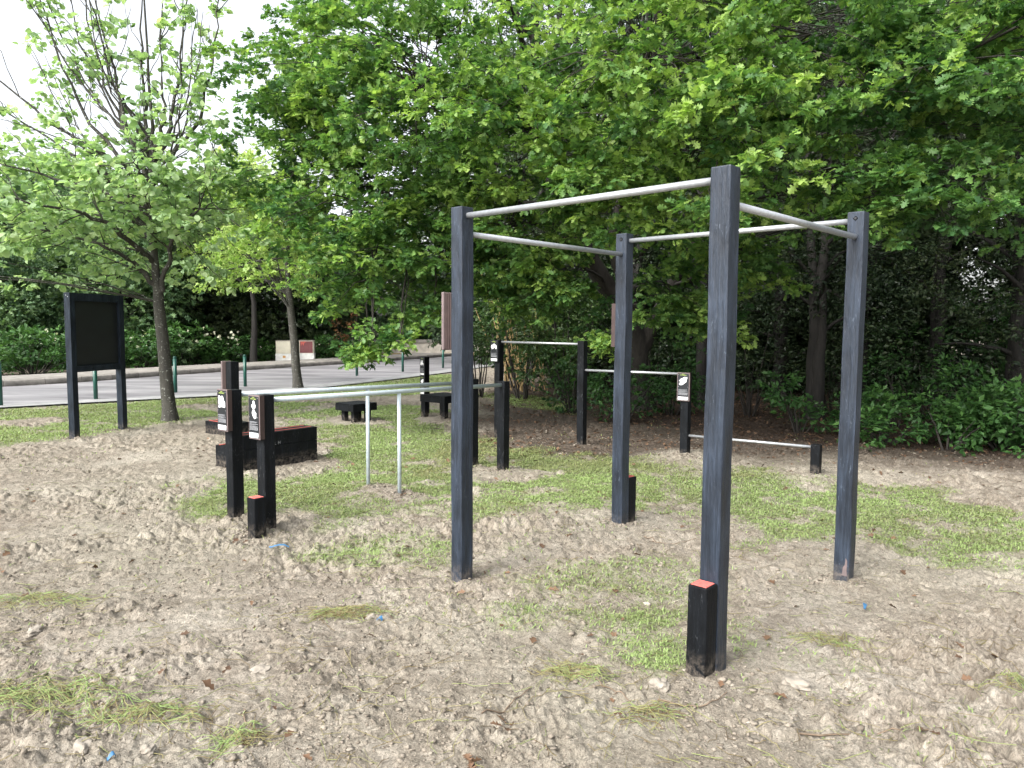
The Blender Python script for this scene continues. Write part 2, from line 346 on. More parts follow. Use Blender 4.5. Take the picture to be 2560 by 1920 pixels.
def sdf(x, y, poly):
    P = np.array(poly); d = np.full(x.shape, 1e9); ins = np.zeros(x.shape, bool)
    for i in range(len(P)):
        a, b = P[i], P[(i + 1) % len(P)]; e = b - a
        t = np.clip(((x - a[0]) * e[0] + (y - a[1]) * e[1]) / (e @ e), 0, 1)
        d = np.minimum(d, (x - a[0] - t * e[0]) ** 2 + (y - a[1] - t * e[1]) ** 2)
        c = ((a[1] > y) != (b[1] > y)) & (x < (b[0] - a[0]) * (y - a[1]) / (b[1] - a[1] + 1e-12) + a[0]); ins ^= c
    d = np.sqrt(d); return np.where(ins, d, -d)
def grass_mask(x, y):
    wx = x + (vn(x * 2.2, y * 2.2, 3) - .5) * .7 + (vn(x * 9, y * 9, 4) - .5) * .2; wy = y + (vn(x * 2.2, y * 2.2, 5) - .5) * .7 + (vn(x * 9, y * 9, 6) - .5) * .2
    g = np.zeros(x.shape)
    for k, p in POLY.items():
        near = (k in ('lawn', 'hedge')); q = sdf(x if near else wx, y if near else wy, p)
        g = np.maximum(g, STR[k] * np.clip(q / .42 + .42, 0, 1))
    for cx, cy, rx, ry in SOIL:
        e = np.sqrt(((wx - cx) / rx) ** 2 + ((wy - cy) / ry) ** 2); g *= np.clip((e - .8) / .4, 0, 1)
    br = vn(x * 3.1, y * 3.1, 12) * .6 + vn(x * 8, y * 8, 13) * .4
    g *= np.clip((br - .16) / .30, .18, 1)
    return g
ROADP = ROADN + ROADF[::-1]
def humus_shade(x, y):  # where soil darkens: leaf mould plus painted tree shade
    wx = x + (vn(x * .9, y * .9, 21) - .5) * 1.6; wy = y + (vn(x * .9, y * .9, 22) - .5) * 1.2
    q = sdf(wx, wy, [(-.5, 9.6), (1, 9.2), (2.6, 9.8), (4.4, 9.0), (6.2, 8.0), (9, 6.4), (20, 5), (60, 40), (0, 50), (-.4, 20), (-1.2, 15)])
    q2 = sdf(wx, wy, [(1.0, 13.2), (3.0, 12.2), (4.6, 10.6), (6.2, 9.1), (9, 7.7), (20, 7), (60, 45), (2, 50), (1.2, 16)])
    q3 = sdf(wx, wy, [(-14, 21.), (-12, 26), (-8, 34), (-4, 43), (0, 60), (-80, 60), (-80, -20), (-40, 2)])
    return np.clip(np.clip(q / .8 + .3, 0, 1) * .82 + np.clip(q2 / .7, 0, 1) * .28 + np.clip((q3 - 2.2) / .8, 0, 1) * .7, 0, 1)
POSTS = [(-.35,4.76),(.96,3.48),(.90,6.08),(2.20,4.83),(.89,3.42),(-2.39,6.25),(-2.0,5.9),(-2.02,5.70),(-.12,8.38),(-.5,8.7),(-1.44,7.44),(-1.05,7.08),(2.2,9.42),(3.46,8.39),(.94,10.17),(-6.36,10.7),(-6.2,11.7),(-3.2,8.4)]
MOUND = [(a, b, .12, .010) for a, b in POSTS] + [(.95, 6.1, .55, .05), (-1.25, 7.25, .45, .045), (-.15, 8.3, .35, .03), (-2.0, 5.9, .35, .03), (.95, 10.1, .35, .05), (3.4, 8.3, .3, .04), (1.0, 3.4, .3, .015), (2.2, 9.4, .35, .04)]
def height(x, y, g=None, fine=True):
    r = np.hypot(x, y)
    if g is None: g = grass_mask(x, y)
    z = (vn(x * .55, y * .55, 30) - .5) * .045 + (vn(x * 1.6, y * 1.6, 31) - .5) * .03 - .030
    for cx, cy, s, h in MOUND: z += h * np.exp(-((x - cx) ** 2 + (y - cy) ** 2) / (2 * s * s))
    if fine:
        a = (1 - .65 * g)
        xs_, ys_ = x, y; x, y = (x * .92 + y * .38) * .8, (y * .92 - x * .38) * 1.1; n1 = vn(x * 5 + vn(x * 3, y * 3, 50), y * 5, 32) - .5; n2 = np.abs(vn(x * 13, y * 13 + vn(x * 9, y * 9, 51), 33) - .5) * 2; n3 = np.abs(vn(x * 31, y * 31, 34) - .5) * 2
        w1, h1 = worley(x * 15 + vn(x * 20, y * 20, 52) * .8, y * 15 + vn(x * 20, y * 20, 53) * .8, 60); w2, h2 = worley(x * 34, y * 34, 61)
        lump = np.clip(vn(x * 2.3, y * 2.3, 35) * 1.5 - .22 + (vn(x * .8, y * .8, 36) - .5) * .7, .05, 1.1); w0, h0 = worley(x * 6.5 + n1 * 1.2, y * 6.5 + n2 * .6, 62)
        d = np.clip(.5 - w0, -.08, .25) * .10 * h0 + n1 * .040 + (.35 - n2) * .024 + (.35 - n3) * .013 + (.45 - w1) * .050 * h1 + (.45 - w2) * .022 * h2 - .003
        z += d * a * (.32 + 1.0 * lump); x, y = xs_, ys_
    q = sdf(x, y, ROADP); q2 = sdf(x, y, ROADF + [(0, 90), (-90, 90), (-90, -40)])
    flat = np.clip((q + 1.2) / .9, 0, 1); flat = np.maximum(flat, np.clip((q2 + .5) / .5, 0, 1))
    z = z * (1 - flat) + flat * -.02
    far = np.clip((r - 30) / 10, 0, 1)
    return z * (1 - far) - .02 * far
def zat(x, y): return float(height(np.array([float(x)]), np.array([float(y)]), fine=False)[0])

# ------------------------------------------------------------------ ground sheet
def make_ground():
    fa = np.linspace(-R(50), R(50), 1250); ba = np.linspace(R(50), R(310), 90)[1:-1]
    ang = np.concatenate([fa, ba]); na = len(ang)
    r = [.25, .8, 1.4, 1.9]
    while r[-1] < 13: r.append(r[-1] * 1.0028)
    while r[-1] < 45: r.append(r[-1] * 1.008)
    while r[-1] < 600: r.append(r[-1] * 1.12)
    r = np.array(r); nr = len(r)
    A, Q = np.meshgrid(ang, r); X = (np.sin(A) * Q).ravel(); Y = (np.cos(A) * Q).ravel()
    g = grass_mask(X, Y); Z = height(X, Y, g); h = humus_shade(X, Y)
    V = np.column_stack([X, Y, Z]); V = np.vstack([V, [0, 0, 0]])
    i = np.arange(nr - 1)[:, None] * na; j = np.arange(na)[None]; j2 = (j + 1) % na
    F = np.stack([i + j, i + na + j, i + na + j2, i + j2], -1).reshape(-1, 4)
    c = len(V) - 1; j = np.arange(na); F3 = np.stack([np.full(na, c), j, (j + 1) % na], -1)
    o = mesh_np('ground', V, [F, F3], M['soil'], attrs={'grass': np.append(g, 0), 'humus_shade': np.append(h, 0)}, smooth=True)
    tag(o, 'churned beige soil with patches of grass round the exercise posts', 'ground', kind='structure')
make_ground()

def strip(name, A, B, za, zb, mat, label, cat):
    A = np.array(A, float); B = np.array(B, float); n = 90
    a = smooth_path(np.column_stack([A, np.full(len(A), za)]), n); b = smooth_path(np.column_stack([B, np.full(len(B), zb)]), n)
    a[:, 2] = za; b[:, 2] = zb
    V = np.vstack([a, b]); i = np.arange(n - 1); F = np.stack([i, i + 1, i + 1 + n, i + n], -1)
    return tag(mesh_np(name, V, [F], mat), label, cat, kind='structure')
def offset(P, d):
    P = np.array(P, float); t = np.gradient(P, axis=0); t /= np.linalg.norm(t, axis=1)[:, None]
    return P + np.column_stack([-t[:, 1], t[:, 0]]) * d
strip('road', ROADN, ROADF, .004, .004, M['road'], 'damp grey asphalt road with wet streaks, their sheen painted lighter', 'road')
strip('pavement', ROADN, offset(ROADN, .75), .018, .012, M['paving'], 'pale grey paved edge between the lawn and the road', 'pavement')
strip('path', offset(ROADF, .30), offset(ROADF, 1.7), .168, .18, M['kerb'], 'grey footpath behind the far kerb', 'path')
# kerb stones along the far side
def make_kerb():
    P = smooth_path(np.column_stack([ROADF, np.zeros(len(ROADF))]), 400)[:, :2]; P = P[(P[:, 0] > -30)]
    s = np.concatenate([[0], np.cumsum(np.linalg.norm(np.diff(P, axis=0), axis=1))]); L = s[-1]; V = []; F = []
    k = 0
    while k * 1.0 < L - 1:
        t = []
        for q in (k * 1.0 + .008, k * 1.0 + .992): t.append(np.array([np.interp(q, s, P[:, 0]), np.interp(q, s, P[:, 1])]))
        d = t[1] - t[0]; d /= np.linalg.norm(d); n = np.array([-d[1], d[0]]); b = len(V)
        for e in t:
            for (o, z) in ((0, -.03), (0, .13), (.03, .16), (.30, .16 + .002 * (k % 3)), (.30, -.03)): V.append((*(e + n * o), z))
        for i in range(5): j = (i + 1) % 5; F.append((b + i, b + j, b + 5 + j, b + 5 + i))
        k += 1
        V += [V[b], V[b + 1], V[b + 3], V[b + 4], V[b + 5], V[b + 6], V[b + 8], V[b + 9]]; F += [(b + 10, b + 11, b + 12, b + 13), (b + 14, b + 17, b + 16, b + 15)]
    tag(mesh_np('kerb', np.array(V), [np.array(F)], M['kerb']), 'raised pale concrete kerb along the far side of the road', 'kerb', kind='structure')
make_kerb()

# ------------------------------------------------------------------ signs
def silhouette(pts, name, x0, z0, w, h, y, mat, parent, t=.0015):
    bm = bmesh.new(); vs = [bm.verts.new((x0 + px * w, y, z0 + pz * h)) for px, pz in pts]
    f = bm.faces.new(vs); r = bmesh.ops.extrude_face_region(bm, geom=[f])
    bmesh.ops.translate(bm, vec=(0, -t, 0), verts=[v for v in r['geom'] if isinstance(v, bmesh.types.BMVert)])
    bmesh.ops.recalc_face_normals(bm, faces=bm.faces)
    bmesh.ops.triangulate(bm, faces=bm.faces)
    me = bpy.data.meshes.new(name); bm.to_mesh(me); bm.free(); return link(name, me, mat, parent)
FIG = dict(
pair=[(.10, .02), (.14, .3), (.08, .5), (.12, .72), (.05, .82), (.10, .98), (.25, 1.), (.33, .9), (.38, .82), (.46, .98), (.62, 1.0), (.74, .88), (.80, .62), (.95, .5), (.95, .05), (.86, .02), (.82, .22), (.74, .06), (.66, .04), (.6, .2), (.5, .06), (.42, .1), (.36, .02), (.3, .12), (.2, .0)],
tall=[(.62, 0), (.82, .06), (.84, .32), (.64, .44), (.56, .52), (.72, .60), (.76, .74), (.66, .84), (.62, .98), (.48, 1.), (.42, .92), (.44, .82), (.28, .76), (.26, .66), (.42, .58), (.46, .5), (.36, .42), (.32, .28), (.46, .14)],
row=[(.02, .3), (.06, .72), (.14, .8), (.2, .62), (.28, .84), (.38, .8), (.44, .6), (.50, 1.), (.58, .98), (.62, .7), (.72, .84), (.84, .74), (.96, .62), (.98, .1), (.90, .05), (.88, .4), (.80, .02), (.74, .3), (.66, .22), (.62, .45), (.52, .3), (.44, .4), (.40, .1), (.32, .12), (.28, .4), (.18, .0), (.12, .2)],
press=[(.10, .10), (.20, .0), (.48, .06), (.60, .22), (.82, .36), (.86, .6), (.94, .98), (.62, 1.), (.44, .86), (.26, .80), (.22, .66), (.08, .58), (.14, .46), (.34, .44), (.22, .3), (.08, .24)],
two=[(.0, .08), (.10, .55), (.18, .95), (.32, 1.), (.38, .55), (.48, .62), (.56, .98), (.70, .92), (.74, .5), (.96, .3), (.95, .02), (.72, .06), (.62, .3), (.5, .0), (.36, .05), (.3, .3), (.22, .0)])
def placard(parent, cx, y, z0, w, h, fig, back_t=.04, backmat='brown', fr=.008, dense=True):
    """sign facing local -y; its backing spans y-back_t .. y"""
    yb = y - back_t
    s = box('sign_board', (cx - w / 2, yb, z0), (cx + w / 2, y, z0 + h), M[backmat], parent, .006)
    boxes('rim', [((cx - w / 2 - .003, yb - .006, z0 - .003), (cx + w / 2 + .003, yb - .0005, z0 + h + .003))], M['rim' if backmat == 'brown' else 'plate'], s, .003)
    yp = yb - .006
    boxes('plate', [((cx - w / 2 + fr, yp - .003, z0 + fr), (cx + w / 2 - fr, yp - .0005, z0 + h - fr))], M['plate'], s)
    yp -= .0035; W = w - 2 * fr; H = h - 2 * fr; x0 = cx - W / 2; zz = z0 + fr
    boxes('title', [((x0 + W * .36, yp - .001, zz + H * .970), (x0 + W * .60, yp, zz + H * .982)), ((x0 + W * .20, yp - .001, zz + H * .932), (x0 + W * .78, yp, zz + H * .946))], M['lime'], s)
    silhouette(FIG[fig], 'figure_print', x0 + W * .06, zz + H * (.46 if fig == 'tall' else .56), W * .86, H * (.44 if fig == 'tall' else .31), yp, M['white'], s)
    rs = random.Random(hash(fig) % 97 if False else len(fig) * 7); L = []
    for k in range(9):
        z = zz + H * (.385 - k * .021) - (H * .012 if k > 1 else 0) - (H * .012 if k > 3 else 0)
        xs = x0 + W * .08
        while xs < x0 + W * (.88 if k not in (1, 3) else .7):
            ww = W * rs.uniform(.05, .14); L.append(((xs, yp - .001, z), (min(xs + ww, x0 + W * .93), yp, z + H * .010))); xs += ww + W * .025
    boxes('text_lines', L, M['grey'], s)
    boxes('logo_strip', [((x0 + W * .04, yp - .001, zz + H * .01), (x0 + W * .96, yp, zz + H * .125))], M['white'], s)
    for sx in (-1, 1):
        for q in (.03, .5, .96): boxes('screw', [((cx + sx * W * .43 - .003, yp - .003, zz + H * q - .003), (cx + sx * W * .43 + .003, yp, zz + H * q + .003))], M['steel'], s, .0008)
    return s
def ribbed_sign(parent, x1, y0, y1, z0, h, t):
    """sign box on the -x face at x1, ribs on its side faces"""
    L = []; n = 4; step = (t - .022) / n
    s = box('sign_board', (x1 - t + .02, y0 + .006, z0), (x1, y1 - .006, z0 + h), M['brown'], parent, .003)
    L = [((x1 - t + .022 + k * step, y0 - .002, z0 + .004), (x1 - t + .022 + (k + .62) * step, y1 + .002, z0 + h - .004)) for k in range(n)]
    boxes('rib', L, M['brown'], s, .0025)
    boxes('rim', [((x1 - t - .004, y0 - .008, z0 - .004), (x1 - t + .0195, y1 + .008, z0 + h + .004))], M['rim'], s, .005)
    boxes('plate', [((x1 - t - .007, y0 + .004, z0 + .012), (x1 - t - .0045, y1 - .004, z0 + h - .012))], M['plate'], s)
    return s

# ------------------------------------------------------------------ pull-up frame
S = .1025
TH = R(43.22); A0 = (-.3199, 4.7169); FA, FB = 1.8096, 1.7963
fr = thing('pull_up_frame', (A0[0], A0[1], 0), -TH, 'tall square pull-up frame of four blue-grey posts joined by steel bars in the foreground', 'pull-up frame')
for (x, y, b, t) in ((0, 0, -.02, 2.4), (FA, 0, -.03, 2.4), (0, FB, 0, 2.403), (FA, FB, -.02, 2.398)):
    p = box('post', (x - S, y, b - .25), (x, y + S, t), M['post'], fr, .007, .0025)
zt_, zl = 2.345, 2.237
rod('bar', (-.002, S / 2, zt_), (FA - S + .002, S / 2, zt_), .0185, M['steel'], fr)
rod('bar', (-.002, FB + S / 2, zt_), (FA - S + .002, FB + S / 2, zt_), .0185, M['steel'], fr)
rod('bar', (-S / 2, S - .002, zl), (-S / 2, FB + .002, zl), .0185, M['steel'], fr)
rod('bar', (FA - S / 2, S - .002, zl), (FA - S / 2, FB + .002, zl), .0185, M['steel'], fr)
for x in (0, FA):
    rod('bolt', (x - S / 2, FB - .003, zt_ + .01), (x - S / 2, FB + .004, zt_ + .01), .017, M['black'], fr, 4 if x else 6)
    rod('bolt', (x - S / 2 + .0, FB - .006, zt_ + .01), (x - S / 2, FB - .002, zt_ + .01), .008, M['plate'], fr, 8)
ribbed_sign(fr, -S - .001, .008, S - .004, 1.496, .368, .092)
sb = box('sign_board', (-S - .040, FB + .012, 1.488), (-S - .001, FB + S - .008, 1.842), M['brown'], fr, .006)
# painted chip at the foot of the rear right post
silhouette([(.0, .0), (.3, .1), (.35, .45), (.6, .6), (.7, 1.), (.95, .85), (.9, .3), (1., .0)], 'chipped_paint', FA - .055, .02, .045, .12, FB - .0005, M['rim'], fr, .001)

def step_block(loc, rz, h, label, w=S):
    o = thing('step_block', (loc[0], loc[1], 0), rz, label, 'step block', 'step blocks beside the posts')
    box('block', (-w, 0, -.2), (0, w, h), M['black'], o, .007, .002)
    boxes('grip_pad', [((-w + .010, .010, h - .001), (-.010, w - .010, h + .004))], M['red'], o, .0015)
    return o
u = np.array([math.cos(TH), -math.sin(TH)]); v = np.array([math.sin(TH), math.cos(TH)])
Bc = np.array(A0) + FA * u; Cc = np.array(A0) + FB * v
q = Bc - (S + .004) * v - .004 * u; step_block(q, -TH, .425, 'scuffed black step block with red pad against the nearest tall post, front right')
q = Cc + (S + .003) * v; step_block(q, -TH, .40, 'black step block half hidden behind the rear middle post of the pull-up frame')

# ------------------------------------------------------------------ parallel bars
DP = math.atan2(1.233, .937 ); 
pa = thing('parallel_bars', (-2.352, 6.193, 0), DP - math.pi / 2, 'long pair of waist-high pale rails between four short black posts', 'parallel bars')
# local y runs along the rails, local x to the right
def PB(w): return local(pa, w)
pl = {k: PB(w) for k, w in dict(P1=(-2.352, 6.193), P2=(-1.97, 5.859), S1=(-1.44, 7.44), S2=(-1.05, 7.08), R1=(-.087, 8.327), R2=(-.455, 8.67)).items()}
w2 = pl['P2'][0]; L1 = pl['R2'][1]; L2 = pl['R1'][1]; y2 = pl['P2'][1]
box('post', (-S, 0, -.2), (0, S, 1.10), M['black'], pa, .006, .002)
box('post', (w2 - S, y2, -.2), (w2, y2 + S, 1.09), M['black'], pa, .006, .002)
box('post', (pl['R2'][0] - S, L1, -.2), (pl['R2'][0], L1 + S, 1.03), M['black'], pa, .006, .002)
box('post', (pl['R1'][0] - S, L2, -.2), (pl['R1'][0], L2 + S, 1.03), M['black'], pa, .006, .002)
rod('rail', (-S / 2, S - .002, 1.055), (pl['R2'][0] - S / 2, L1 + .002, .99), .021, M['pale'], pa)
rod('rail', (w2 - S / 2, y2 + S - .002, 1.045), (pl['R1'][0] - S / 2, L2 + .002, .99), .021, M['pale'], pa)
def railz(y, ya, yb, za): return za + (.99 - za) * (y - ya) / (yb - ya)
t_ = pl['S1'][1] / L1; xx = (-S / 2) * (1 - t_) + (pl['R2'][0] - S / 2) * t_
rod('support', (xx, pl['S1'][1], -.2), (xx, pl['S1'][1], railz(pl['S1'][1], 0, L1, 1.055) - .015), .019, M['pale'], pa)
t_ = (pl['S2'][1] - y2) / (L2 - y2); xx = (w2 - S / 2) * (1 - t_) + (pl['R1'][0] - S / 2) * t_
rod('support', (xx, pl['S2'][1], -.2), (xx, pl['S2'][1], railz(pl['S2'][1], y2, L2, 1.045) - .015), .019, M['pale'], pa)
placard(pa, -S / 2 - .008, -.001, .757, .145, .348, 'pair')
placard(pa, w2 - S / 2 - .008, y2 - .001, .742, .145, .348, 'tall')
q = np.array([-1.99, 5.665]); step_block(q, DP - math.pi / 2, .30, 'short black step block with red pad at the foot of the left parallel bars')

# ------------------------------------------------------------------ stepped bars
tb = thing('stepped_bars', (-.191, 11.205, 0), -R(37.9), 'row of four black posts stepping down with steel bars at three heights', 'exercise bars')
tp = [local(tb, w) for w in ((-.191, 11.205), (.975, 10.13), (2.235, 9.38), (3.50, 8.35))]
tz = (1.44, 1.46, 1.08, .33)
for (x, y), z in zip(tp, tz): box('post', (x - S, y, -.2), (x, y + S, z), M['black'], tb, .006, .002)
for i, z in enumerate((1.415, 1.06, .275)):
    a, b = tp[i], tp[i + 1]; rod('bar', (a[0] - .002, a[1] + S / 2, z), (b[0] - S + .002, b[1] + S / 2, z + (.02 if i == 2 else 0)), .016, M['steel'], tb)
placard(tb, tp[0][0] - S / 2 - .025, tp[0][1] - .001, 1.118, .145, .325, 'row', .03, 'black')
placard(tb, tp[2][0] - S / 2 - .002, tp[2][1] - .001, .725, .165, .355, 'press', .03)

# ------------------------------------------------------------------ plyo box with low step, its sign post, the low beam
bx = thing('jump_box', (-3.08, 8.46, 0), DP - math.pi / 2 + R(1), 'long black plank box with red grip strips and a lower step on its left', 'step box')
Lb, Wb = 1.05, .29
for k in range(3): box('plank_wall', (-Wb, 0, -.12 + k * .165), (0, Lb, .04 + k * .165), M['black'], bx, .003)
for k in range(2): boxes('grip_strip', [((-Wb + .055 + k * .15, .03, .3705), (-Wb + .072 + k * .15, Lb - .03, .3735))], M['red'], bx)
st = box('low_step', (-Wb - .28, .0, -.12), (-Wb - .003, Lb * .9, .21), M['black'], bx, .004)
for k in range(2): boxes('grip_strip', [((-Wb - .25 + k * .14, .03, .211), (-Wb - .230 + k * .14, Lb * .9 - .03, .217))], M['red'], st)
for ms in (((0, 0, .003, .035), (.003, 0, .018, .003)), ((.05, 0, .003, .035), (.075, 0, .003, .038), (.053, .018, .022, .003))): boxes('scratched_mark', [((.0006, .42 + a, .22 + b), (.0014, .42 + a + c, .22 + b + d)) for a, b, c, d in ms], M['grey'], bx)
qp = thing('sign_post', (-3.17, 8.36, 0), DP - math.pi / 2, 'black post with brown ribbed sign box rising beside the jump box', 'sign post')
box('post', (-S, 0, -.2), (0, S, 1.23), M['black'], qp, .006, .002)
ribbed_sign(qp, -S - .001, .0, S, .86, .368, .085)
lb = thing('low_beam', (-4.27, 11.12, 0), -R(36), 'low black balance beam with a red strip, furthest left of the equipment', 'balance beam')
box('beam', (-.62, 0, -.1), (0, .36, .15), M['black'], lb, .005)
for k in range(2): boxes('grip_strip', [((-.60, .05 + k * .12, .151), (-.02, .072 + k * .12, .157))], M['red'], lb)

# ------------------------------------------------------------------ low tables
def low_table(loc, rz, lx, ly, h, inset, lw, label):
    o = thing('low_table', (loc[0], loc[1], 0), rz, label, 'low table', 'low black slatted tables')
    box('apron', (-lx, 0, h - .13), (0, ly, h - .022), M['black'], o, .004)
    n = 4; w = ly / n
    boxes('slat', [((-lx - .002, k * w + .004, h - .021), (.002, (k + 1) * w - .004, h))for k in range(n)], M['black'], o, .003)
    for sx in (0, 1):
        for sy in (0, 1):
            x = -inset - sx * (lx - 2 * inset - lw); y = inset + sy * (ly - 2 * inset - lw)
            box('leg', (x - lw, y, -.1), (x, y + lw, h - .1305), M['black'], o, .003)
    return o
low_table((-2.71, 12.62), -R(40), .50, .52, .30, .075, .085, 'low black slatted table on its own in the grass')
low_table((-1.21, 13.30), -R(38), .62, .62, .385, .012, .10, 'taller black slatted table below the post with two placards')
sp = thing('sign_post', (-1.66, 14.18, 0), -R(40), 'short black post carrying two stacked black placards behind the taller table', 'sign post')
box('post', (-.11, 0, -.2), (0, .11, 1.06), M['black'], sp, .005, .002)
placard(sp, -.058, -.001, .70, .125, .35, 'two', .018, 'black'); placard(sp, -.058, -.001, .335, .125, .35, 'press', .018, 'black')

# ------------------------------------------------------------------ information board
ib = thing('information_board', (-6.33, 10.67, 0), -math.atan2(.2, .96), 'tall dark blank information board on two square legs by the young tree', 'notice board')
Lb2 = .98
for y in (0, Lb2): box('post', (-.1, y - (S if y else 0) * 0, -.2), (0, y + .1, 2.09), M['board'], ib, .005, .002)
box('top_rail', (-.092, .1005, 1.975), (-.006, Lb2 - .0005, 2.088), M['board'], ib, .004)
box('bottom_rail', (-.092, .1005, .94), (-.006, Lb2 - .0005, 1.03), M['board'], ib, .004)
box('panel', (-.07, .1005, 1.031), (-.045, Lb2 - .0005, 1.974), M['boardpanel'], ib, .001)
for z in (2.05, 2.03): rod('bolt', (-.03 - (z - 2.03) * 1.5, -.004, z), (-.03 - (z - 2.03) * 1.5, .002, z), .006, M['steel'], ib, 8)

# ------------------------------------------------------------------ bollards, cabinets, wall
BL = [(-10.16, 14.68, .88, 'leftmost green bollard at the edge of the photo'), (-9.05, 16.08, .86, 'green bollard seen between the legs of the notice board'), (-8.12, 17.86, .86, 'green bollard just right of the young tree trunk'), (-7.12, 19.76, .84, 'green bollard right of the black sign post by the jump box'),
      (-5.08, 24.27, .92, 'green bollard mostly hidden behind the hanging oak leaves'), (-3.93, 26.66, 1.0, 'green bollard in front of the concrete wall'), (-2.72, 29.21, 1.0, 'furthest green bollard, under the brown sign box')]
for x, y, h, lab in BL:
    b = thing('bollard', (x, y, 0), 0, lab, 'bollard', 'green bollards along the road')
    rod('shaft', (0, 0, -.05), (0, 0, h - .035), .043, M['green'], b); rod('cap', (0, 0, h - .034), (0, 0, h + .012), .046, M['green'], b, cap=True)
def cabinet(loc, rz, w, lab, red):
    c = thing('utility_cabinet', (loc[0], loc[1], .1), rz, lab, 'utility cabinet', 'utility cabinets across the road')
    box('plinth', (-w / 2, 0, -.1), (w / 2, .4, .29), M['plinth'], c, .01)
    bd = box('cabinet_body', (-w / 2 + .02, .01, .292), (w / 2 - .02, .39, .84), M['cabinet'], c, .01)
    box('roof', (-w / 2, -.01, .842), (w / 2, .41, .87), M['concrete'], c, .004)
    if red:
        box('door', (-w / 2 + .05, -.008, .31), (w / 2 - .05, .0095, .82), M['maroon'], c, .003)
        silhouette([(0, 1), (.05, .35), (.14, .0), (.22, .5), (.3, .55), (.42, .1), (.5, .0), (.6, .6), (.75, .75), (1, 1)], 'dark_drip', -w / 2 + .08, .62, w * .4, .19, -.009, M['red'], c, .002)
    else:
        box('door', (-w / 2 + .05, -.004, .31), (w / 2 - .05, .0095, .82), M['cabinet'], c, .003)
        boxes('label_plate', [((-.02, -.004, .10), (.10, -.001, .20))], M['orange'], c)
cabinet((-10.05, 32.6), R(8), .66, 'cream white utility cabinet on a white plinth with an orange label', False)
cabinet((-9.2, 33.2), R(6), .66, 'utility cabinet with a faded maroon door beside the cream one', True)
M['wallc'] = mat_plain('cream_weathered_wall', (.50, .46, .40), .9, .3, 3, bmp=.4)
cw = thing('concrete_wall', (-8.6, 39.0, 0), math.atan2(2.2, 4.9), 'stained pale concrete wall across the road with a yellowish base', 'wall')
box('wall', (0, 0, -.1), (9.5, .25, .72), M['wallc'], cw, .01); box('coping', (-.03, -.04, .722), (9.53, .29, .9), M['kerb'], cw, .01); box('base_band', (0, -.06, -.1), (9.5, -.003, .17), mat_plain('yellow_stained_base', (.36, .28, .12), .9, .3, 3), cw, .01)
